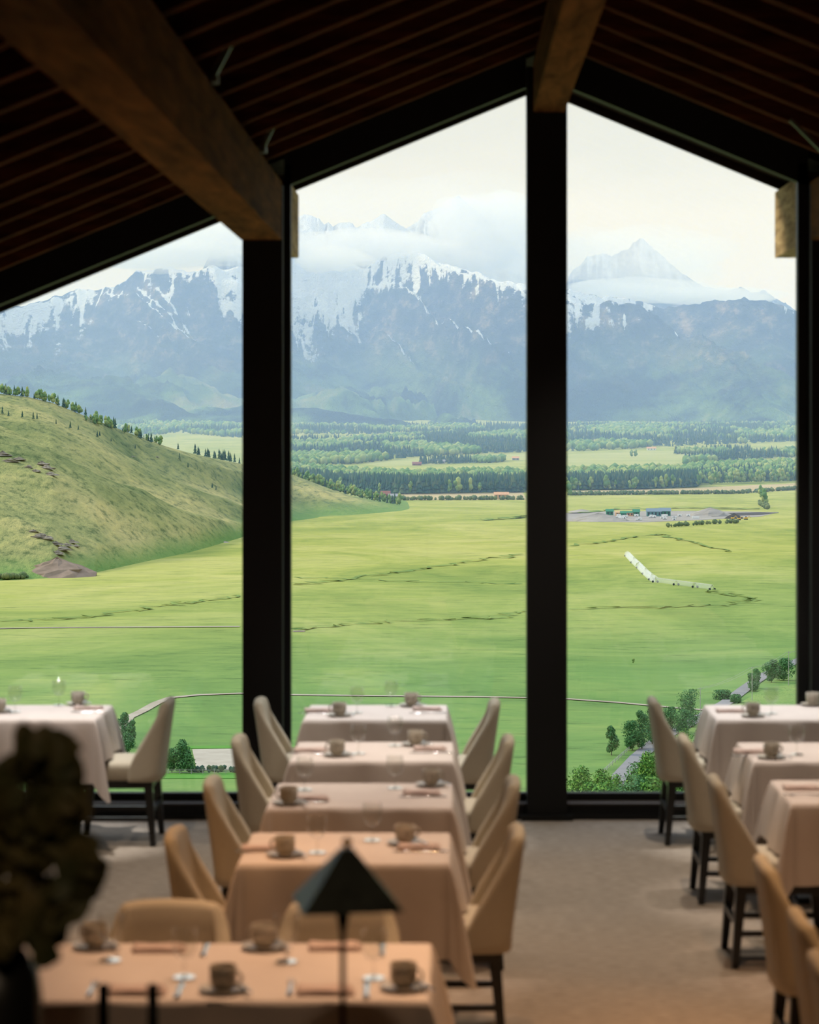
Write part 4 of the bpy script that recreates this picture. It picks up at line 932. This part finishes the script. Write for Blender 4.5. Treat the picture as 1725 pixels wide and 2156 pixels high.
for i, (x, y, h) in enumerate(pw):
    c = Vector(G(x, y)); o = empty('utility_pole', c, label='slim utility pole on the bank in the right window, %s' % ['behind the chairs', 'nearer the road trees', 'near the right column', 'beyond the right column'][i], cat='utility pole', group='utility poles')
    MB().bar((0, 0, -1), (0, 0, h), 0.18, 0.12, 8).build('pole_shaft', FW, o); MB().bar((-1.2, 0, h-0.6), (1.2, 0, h-0.6), 0.08).build('crossarm', FW, o); tops.append(c+Vector((0, 0, h-0.5)))
for s in (-1.0, 1.0):
    m = MB()
    for a, b_ in zip(tops, tops[1:]):
        pr = None
        for k in range(9):
            t_ = k/8; q = a.lerp(b_, t_)+Vector((s, 0, -5*t_*(1-t_)));
            if pr is not None: m.bar(pr, q, 0.05, None, 4)
            pr = q
    tag(m.build('power_cable', FW), '%s power cable strung between the poles on the bank' % ('left' if s < 0 else 'right'), 'cable')

# ---- TREES
def islandmat(name, stops, rough=0.9):
    M, nt, b = pbsdf(name, stops[0][1], rough, spec=0.1); g = N(nt, 'ShaderNodeNewGeometry'); oi = N(nt, 'ShaderNodeObjectInfo')
    nn = noise(nt, pos(nt, (0.006, 0.006, 0.006)), 1.0, 3)
    f = mth(nt, 'ADD', mth(nt, 'MULTIPLY', mth(nt, 'FRACT', mth(nt, 'ADD', g.outputs['Random Per Island'], oi.outputs['Random'])), 0.6), mth(nt, 'MULTIPLY', nn, 0.4))
    nt.links.new(ramp(nt, stops, f).outputs[0], b.inputs['Base Color']); return M
CON = islandmat('conifer_needles', [(0.15, (0.022, 0.062, 0.050, 1)), (0.5, (0.040, 0.095, 0.058, 1)), (0.85, (0.10, 0.13, 0.06, 1))])
DEC = islandmat('aspen_leaves', [(0.15, (0.08, 0.18, 0.055, 1)), (0.5, (0.17, 0.27, 0.08, 1)), (0.85, (0.34, 0.37, 0.12, 1))])
BUSH = islandmat('willow_bush', [(0.2, (0.07, 0.12, 0.05, 1)), (0.8, (0.17, 0.20, 0.08, 1))])
TRK, _, _ = pbsdf('tree_bark', (0.10, 0.08, 0.06, 1), 0.9)
def conifer_arr(n=6, seed=0):
    r = random.Random(seed); V = []; Fc = []
    for k, (z0, z1, rr) in enumerate(((0.08, 0.50, 0.19), (0.34, 0.76, 0.14), (0.60, 1.0, 0.085))):
        b0 = len(V)
        for i in range(n): a = 2*PI*i/n+k*0.4; q = rr*(0.8+0.4*r.random()); V.append((q*math.cos(a), q*math.sin(a), z0+0.05*r.random()))
        V.append((0, 0, z1))
        for i in range(n): Fc.append((b0+i, b0+(i+1) % n, b0+n))
    return np.array(V), np.array(Fc)
def blob_arr(seed=0, sub=1, wx=0.30, z0=0.15):
    bm = bmesh.new(); bmesh.ops.create_icosphere(bm, subdivisions=sub, radius=1.0); r = random.Random(seed)
    V = []
    for v_ in bm.verts:
        q = 0.8+0.4*r.random(); V.append((v_.co.x*wx*q, v_.co.y*wx*q, z0+(1-z0)*(0.5+0.5*v_.co.z*(0.9+0.2*r.random()))))
    Fc = [[v_.index for v_ in f.verts] for f in bm.faces]; bm.free(); return np.array(V), np.array(Fc)
def scatter_mesh(name, arrs, P, H, mat, seed=0):
    rg_ = np.random.RandomState(seed); Vs = []; Fs = []; off = 0; pick = rg_.randint(0, len(arrs), len(P))
    for k, (V, Fc) in enumerate(arrs):
        idx = np.where(pick == k)[0]
        if not len(idx): continue
        a = rg_.rand(len(idx))*6.28; ca, sa = np.cos(a), np.sin(a); h = H[idx]; w = h*(0.85+0.4*rg_.rand(len(idx)))
        X = (V[None, :, 0]*ca[:, None]-V[None, :, 1]*sa[:, None])*w[:, None]+P[idx, 0:1]
        Y = (V[None, :, 0]*sa[:, None]+V[None, :, 1]*ca[:, None])*w[:, None]+P[idx, 1:2]
        Z = V[None, :, 2]*h[:, None]+P[idx, 2:3]
        Vs.append(np.stack([X, Y, Z], -1).reshape(-1, 3)); Fs.append((Fc[None]+(off+np.arange(len(idx))*len(V))[:, None, None]).reshape(-1, 3)); off += len(idx)*len(V)
    return npmesh(name, np.vstack(Vs), np.vstack(Fs), mat)
cons = [conifer_arr(6, s) for s in range(3)]; decs = [blob_arr(s, 1) for s in range(3)]; decw = [blob_arr(s+9, 1, 0.42, 0.0) for s in range(3)]
rg2 = np.random.RandomState(4)
def region(poly_front, depth0, depth1, n, xr, jit=None):
    """points: px uniform in xr, world depth from the front edge curve"""
    px = rg2.uniform(xr[0], xr[1], n); fy = interp(poly_front, px); s = (fy-VY)/F; Y0 = 125.0/s; Y0 = np.where(Y0 > 4200, 202.87/(s+0.01854), Y0)
    Y = Y0+depth0+(depth1-depth0)*rg2.rand(n); return np.stack([(px-VX)*Y/F, Y, gzv(Y)], -1)
def stuff(name, arrs, P, h0, h1, mat, label, cat='forest', seed=0):
    H = h0+(h1-h0)*np.random.RandomState(seed).rand(len(P)); o = place(name, scatter_mesh(name, arrs, P, H, mat, seed)); return tag(o, label, cat, None, 'stuff')
frontM = [(560, 1020), (640, 1026), (700, 1034), (850, 1041), (1110, 1037)]; frontR = [(1190, 1033), (1350, 1031), (1465, 1027), (1480, 1020), (1700, 1013)]
stuff('conifer_forest', cons, region(frontM, 10, 220, 1500, (600, 1112)), 22, 34, CON, 'dark conifer front of the valley forest in the middle window', seed=1)
stuff('broadleaf_forest', decs+decw, region(frontM, 200, 760, 1500, (600, 1112)), 14, 22, DEC, 'light green treetops behind the conifers in the middle window', seed=2)
stuff('conifer_forest', cons, region(frontR, 10, 200, 1300, (1185, 1470)), 20, 32, CON, 'dark conifer front of the valley forest in the right window', seed=3)
stuff('broadleaf_forest', decs+decw, region(frontR, 120, 700, 1300, (1185, 1700)), 14, 24, DEC, 'light green treetops behind the conifers in the right window', seed=4)
stuff('conifer_forest', cons, region(frontR, 20, 400, 260, (1470, 1700)), 16, 28, CON, 'scattered dark conifers at the right end of the forest', seed=5)
# farther belts
def belt(pts, n, xr, d1, h0, h1, mix, seed, where):
    P = region(pts, 0, d1, n, xr); k = int(n*mix)
    f = fbm(P[:, 0]/220, P[:, 1]/500, seed, 3)
    P = P[np.argsort(f)]
    stuff('conifer_forest', cons, P[:k], h0, h1*1.1, CON, 'distant dark conifer belt, '+where, seed=seed); stuff('broadleaf_forest', decw, P[k:], h0*0.8, h1*0.9, DEC, 'distant light green tree belt, '+where, seed=seed+50)
belt([(540, 985), (640, 984), (760, 976), (900, 961), (1115, 953)], 3800, (560, 1115), 1900, 16, 26, 0.5, 11, 'beyond the yellow field in the middle window')
belt([(1190, 953), (1260, 949), (1330, 946), (1400, 942), (1700, 930)], 2600, (1190, 1700), 2400, 16, 26, 0.5, 12, 'beyond the yellow field in the right window')
belt([(-60, 930), (300, 918), (380, 912), (520, 925)], 900, (250, 520), 1800, 16, 26, 0.4, 13, 'behind the hill in the left window')
belt([(500, 915), (1115, 915), (1200, 912), (1700, 908)], 3200, (520, 1700), 1200, 14, 24, 0.6, 14, 'below the foot of the mountains')
belt([(880, 979), (1040, 975), (1060, 973)], 260, (885, 1060), 160, 12, 20, 0.6, 15, 'around the farmhouse in the middle window')
belt([(1380, 985), (1500, 974), (1700, 962)], 420, (1440, 1700), 350, 14, 24, 0.6, 16, 'around the farm in the right window')
belt([(1420, 958), (1580, 952)], 120, (1420, 1580), 140, 14, 22, 0.6, 17, 'in the yellow field in the right window')
stuff('hedge_bushes', decw, np.vstack([region([(1196, 1043.5), (1560, 1040), (1700, 1030)], 0, 26, 420, (1196, 1690)), region([(870, 1054), (1105, 1053)], 0, 26, 160, (760, 1105))]), 3, 8, BUSH, 'line of low willow bushes along the edge of the meadow', 'bushes', 21)
stuff('hedge_bushes', decw, np.vstack([region([(1405, 1111), (1500, 1104), (1560, 1102)], 0, 14, 60, (1400, 1560)), region([(-50, 1222), (200, 1212)], -10, 4, 60, (-50, 60))]), 3, 6, BUSH, 'low bushes at the foot of the hill and below the building site', 'bushes', 22)
stuff('hedge_bushes', decw, region([(420, 1628), (640, 1626)], 0, 8, 110, (400, 640)), 1.2, 2.4, CON, 'low hedge behind the paddock fence', 'bushes', 23)
# individual trees: front row of the forest, hill crest, meadow
con_me = [npmesh('conifer', V*np.array([1.0, 1.0, 1.0]), Fc, CON) for V, Fc in [conifer_arr(7, s) for s in (5, 6, 7)]]
def multi_arr(seed):
    r = random.Random(seed); Vs = []; Fs = []; off = 0
    for k in range(6):
        V, Fc = blob_arr(seed*7+k, 1, 0.13+0.05*r.random(), 0.0); sc = 0.38+0.15*r.random(); V = V*np.array([1, 1, sc])+np.array([r.uniform(-.12, .12), r.uniform(-.12, .12), 0.10+0.115*k*r.uniform(.8, 1.05)])
        Vs.append(V); Fs.append(Fc+off); off += len(V)
    V = np.vstack(Vs); V[:, 2] /= V[:, 2].max(); return V, np.vstack(Fs)
dec_me = [npmesh('broadleaf', V, Fc, DEC) for V, Fc in [multi_arr(s) for s in (15, 16, 17)]]
def itree(p, h, kind, label, group, i=0, cat='tree', win=None):
    if win: label = ('dark conifer' if kind == 'c' else 'light broadleaf tree')+' in the front row of the valley forest, '+win+' window'; group = ('conifers' if kind == 'c' else 'broadleaf trees')+' in the forest front row, '+win+' window'
    if label and label.startswith('tree '): label = ('dark conifer ' if kind == 'c' else 'light green ')+label.replace('tree ', '' if kind == 'c' else 'tree ', 1); group = group+(', conifers' if kind == 'c' else ', broadleaf')
    me = con_me[i % 3] if kind == 'c' else dec_me[i % 3]
    o = place('conifer_tree' if kind == 'c' else 'broadleaf_tree', me, None, p, rnd.uniform(0, 6), (h*rnd.uniform(.85, 1.2),)*2+(h,)); return tag(o, label, cat, group)
for i in range(110):
    x = 640+i*4.25; y = interp(frontM, x)+0.6
    if x > 1108: break
    itree(G(x, y), rnd.uniform(18, 30), 'c' if rnd.random() < .93 else 'd', None, None, i, win='middle')
for i in range(115):
    x = 1192+i*4.3; y = interp(frontR, x)+0.4
    if x > 1690: break
    itree(G(x, y), rnd.uniform(16, 28), 'c' if rnd.random() < (.8 if x < 1470 else .35) else 'd', None, None, i, win='right')
def hilltop(px, back=0):
    j = int(np.argmin(np.abs(hill_px-px))); k = 149+back; return ((px-VX)*hill_D[k, j]/F, hill_D[k, j], hill_Z[k, j]-0.8)
cr = random.Random(12)
for i in range(120):
    x = cr.uniform(-20, 345) if i < 95 else cr.uniform(405, 505)
    h = cr.uniform(7, 14) if x < 345 else cr.uniform(9, 16)
    itree(hilltop(x, -cr.randint(0, 5) if x > 180 and x < 345 else 0), h, 'd' if (x < 345 and cr.random() < .75) else 'c', 'tree on the crest of the green hill at the left' if x < 345 else 'dark tree in the row on the right shoulder of the hill', 'trees on the crest of the hill' if x < 345 else 'tree row on the shoulder of the hill', i)
for i in range(44):
    x = 618+i*5.2; itree(hilltop(x, 1), cr.uniform(12, 20), 'd' if cr.random() < .7 else 'c', 'tree standing behind the lower ridge of the hill, middle window', 'trees behind the lower ridge', i)
for i, (x, y, h) in enumerate([(5, 873, 9), (18, 878, 7), (47, 880, 8), (70, 884, 9), (78, 884, 8), (118, 893, 6), (148, 902, 9), (165, 906, 6), (205, 921, 8), (210, 919, 6), (234, 930, 5), (277, 898, 10), (292, 902, 7), (325, 914, 8), (375, 936, 9), (378, 966, 8), (396, 985, 6), (447, 1028, 7), (455, 1032, 6), (285, 945, 6), (303, 925, 6), (318, 930, 5)]):
    itree(onhill(x, y), h, 'c', 'small dark conifer dotted on the face of the hill', 'conifers dotted on the hill', i)
for i, (x, y, h) in enumerate([(1610, 1065, 26), (1601, 1044, 18), (1604, 1050, 14), (1393, 1030, 24), (1200, 1046, 26), (1500, 1024, 24), (1330, 963, 20), (1338, 963, 20), (1335, 1398, 3)]):
    itree(G(x, y), h, 'd', ['round tree with a trail of bushes in the yellow-green meadow', 'small tree at the hedge above the round meadow tree', 'lower small tree near the hedge, right window', 'light green tree in front of the dark conifers', 'round light tree beside the middle column', 'rounded tree in front of the forest, right of the conifers', 'left of two lone trees in the far field', 'right of two lone trees in the far field', 'tiny lone bush in the near meadow'][i], None, i)
stuff('hedge_bushes', decw, region([(1596, 1060), (1618, 1072)], -60, 60, 30, (1598, 1618)), 3, 8, BUSH, 'bushes trailing below the round meadow tree', 'bushes', 24)

# ---- near trees with leaf clusters
LEAFT = islandmat('tree_leaf_dark', [(0.1, (0.045, 0.14, 0.055, 1)), (0.5, (0.085, 0.21, 0.075, 1)), (0.9, (0.15, 0.28, 0.10, 1))])
LEAFL = islandmat('tree_leaf_light', [(0.1, (0.035, 0.12, 0.03, 1)), (0.5, (0.085, 0.22, 0.04, 1)), (0.9, (0.22, 0.37, 0.07, 1))])
def leafy(name, loc, h, w, n, leaf, mat, seed, label, cat='tree', group=None, trunk=0.12, lobes=7, z0=0.12):
    rr = np.random.RandomState(seed); o = empty(name, loc, label=label, cat=cat, group=group)
    C = np.zeros((lobes, 3)); R = np.zeros(lobes)
    for k in range(lobes):
        t_ = (k+0.5)/lobes; zc = h*(z0+(1-z0)*t_*0.92); wr = w*0.5*math.sin(PI*(0.12+0.78*t_))**0.7
        C[k] = (rr.uniform(-.45, .45)*wr, rr.uniform(-.45, .45)*wr, zc); R[k] = wr*rr.uniform(.6, .95)
    k = rr.randint(0, lobes, n); d = rr.normal(size=(n, 3)); d /= np.linalg.norm(d, axis=1)[:, None]; rad = R[k]*rr.uniform(0.55, 1.05, n)
    P = C[k]+d*rad[:, None]*np.array([1, 1, max(1.0, 0.9*h/lobes/np.mean(R)*1.1)]); P[:, 2] = np.clip(P[:, 2], h*z0*0.5, h)
    a = rr.normal(size=(n, 3)); a /= np.linalg.norm(a, axis=1)[:, None]; b_ = np.cross(a, d); b_ /= np.linalg.norm(b_, axis=1)[:, None]+1e-9
    s = leaf*rr.uniform(.6, 1.3, n)[:, None]
    V = np.stack([P-a*s, P+b_*s*0.6, P+a*s, P-b_*s*0.6], 1).reshape(-1, 3); Fc = np.arange(4*n).reshape(-1, 4)
    place('crown', npmesh('crown', V, Fc, mat), o)
    m = MB(); m.bar((0, 0, -0.5), (0, 0, h*0.8), h*0.018, h*0.005, 7)
    for q in range(5): a_ = q*1.3; m.bar((0, 0, h*(0.25+0.1*q)), (w*0.3*math.cos(a_), w*0.3*math.sin(a_), h*(0.42+0.1*q)), h*0.008, h*0.003, 5)
    m.build('trunk', TRK, o, fix=False); return o
LT = [(378, 1628, 70, 46, 'tallest of the poplar clump right of the far left chair'), (362, 1627, 52, 30, 'left poplar of the clump right of the far left chair'), (398, 1628, 48, 32, 'right bushy poplar of the clump right of the far left chair'),
      (262, 1572, 74, 30, 'tall poplar between the far left table and its chair'), (278, 1575, 60, 24, 'slim poplar between the far left table and its chair'), (268, 1592, 50, 34, 'lower bushy tree between the far left table and its chair'),
      (1288, 1590, 62, 30, 'single slim tree left of the clump in the right window'), (1332, 1580, 62, 48, 'left tree of the big clump in the right window'), (1352, 1578, 84, 46, 'tallest tree of the big clump in the right window'), (1374, 1568, 80, 44, 'right tree of the big clump in the right window'),
      (1412, 1540, 50, 44, 'tree between the first two chairs of the right row'), (1455, 1530, 76, 56, 'tall pale tree left of the right-row table by the window'), (1440, 1545, 50, 40, 'small tree behind the first chairs of the right row'),
      (1585, 1455, 36, 30, 'left tree above the road at the right'), (1592, 1450, 40, 26, 'second tree above the road at the right'), (1625, 1437, 46, 34, 'left of two big trees by the right column'), (1650, 1432, 44, 40, 'right of two big trees by the right column'), (1550, 1480, 16, 22, 'round bush on the near side of the road'), (1520, 1473, 18, 36, 'grey bush by the road')]
for i, (x, y, hp, wp, d) in enumerate(LT):
    c = G(x, y); s = c[1]/F; leafy('poplar_tree' if i < 6 else 'cottonwood_tree', c, hp*s, wp*s, 2600, 0.34 if y > 1500 else 0.42, LEAFT, 100+i, 'dark green leafy '+d, 'tree', None, lobes=8)
# shrubs close below the window
for i, (x, yt, wd, D_, light_) in enumerate([(1225, 1612, 44, 150, 1), (1262, 1622, 40, 140, 1), (1300, 1632, 36, 150, 1), (1330, 1605, 46, 145, 0), (1362, 1580, 40, 135, 1), (1385, 1600, 36, 140, 1), (1345, 1632, 50, 120, 0), (1240, 1642, 50, 120, 1), (1290, 1646, 50, 115, 1), (1375, 1635, 46, 115, 1), (1405, 1640, 44, 125, 1), (1275, 1640, 26, 160, 0), (1450, 1535, 40, 190, 1), (1440, 1630, 50, 130, 1)]):
    zt_ = HC-(yt-VY)*D_/F; zg = -3-(D_-17)*0.2086-0.5; c = ((x-VX)*D_/F, D_, zg)
    leafy('aspen_shrub', c, zt_-zg, wd*2.0*D_/F*1.15, 5200, 0.085, LEAFL if light_ else LEAFT, 300+i, 'leafy shrub top just outside the right window, '+['far left, light green', 'second from the left', 'low one in the middle', 'dark one before the road', 'tallest, pointed, before the road', 'right of the tallest', 'dark low one in front', 'low one at the left front', 'low light one in front', 'low light one behind the chair leg', 'light one between the chairs', 'dark one by the fence', 'light one between the first two chairs', 'lowest one behind the second chair'][i], 'shrub', 'shrubs outside the right window', lobes=9, z0=0.5)

# ---- HAZE and CLOUDS (volumes)
HZ = volmat('valley_haze', 1/9000.0, (0.40, 0.58, 1.0, 1), 0.0)
hz = MB().box(-9000, 9000, 2300, 17500, -128, 820).build('haze', HZ); tag(hz, 'blue evening haze filling the valley', 'haze', None, 'stuff')
def cloud(px, py, D_, wx, wz, dy, dens, seed, label):
    bm = bmesh.new(); bmesh.ops.create_icosphere(bm, subdivisions=4, radius=1.0); V = np.array([v_.co[:] for v_ in bm.verts]); Fc = np.array([[v_.index for v_ in f.verts] for f in bm.faces]); bm.free()
    q = 0.75+0.75*(fbm(V[:, 0]*2.2+9+seed, V[:, 2]*2.2+V[:, 1]*1.3+5, seed, 4)-0.35)
    s = D_/F; c = np.array([(px-VX)*s, D_, HC+(VY-py)*s]); V = V*q[:, None]*np.array([wx*s, dy, wz*s])+c
    o = place('cloud', npmesh('cloud', V, Fc, volmat('cloud_vapour', dens, (1.0, 0.94, 0.86, 1), 0.2), True)); tag(o, label, 'cloud', 'clouds on the mountains', 'stuff')
cloud(330, 535, 11000, 270, 40, 500, 0.0034, 1, 'low cloud bank along the ridge in the left window')
cloud(430, 500, 11400, 190, 46, 500, 0.0034, 2, 'upper cloud bank beside the left column')
cloud(700, 548, 11300, 90, 30, 350, 0.0045, 3, 'bright cloud tongue over the snow ridge, middle window')
cloud(790, 520, 13000, 240, 38, 500, 0.0034, 4, 'broad cloud in front of the jagged peaks, middle window')
cloud(1020, 490, 13000, 150, 95, 600, 0.0034, 5, 'tall cloud hiding the peaks left of the middle column')
cloud(960, 545, 12950, 160, 36, 400, 0.0030, 6, 'low cloud behind the snowy summit, middle window')
cloud(1330, 612, 12900, 200, 28, 450, 0.0040, 7, 'flat cloud layer below the pyramid peak, right window')
cloud(1500, 622, 13000, 170, 20, 400, 0.0034, 8, 'thin cloud strip along the right ridge')
cloud(1340, 545, 13200, 260, 75, 450, 0.0016, 9, 'faint cloud around the pyramid peak, right window')
cloud(1090, 580, 12900, 120, 44, 400, 0.0030, 10, 'cloud bank behind the middle column')
cloud(840, 455, 13400, 400, 100, 350, 0.0008, 11, 'thin high veil of cloud over the jagged peaks')
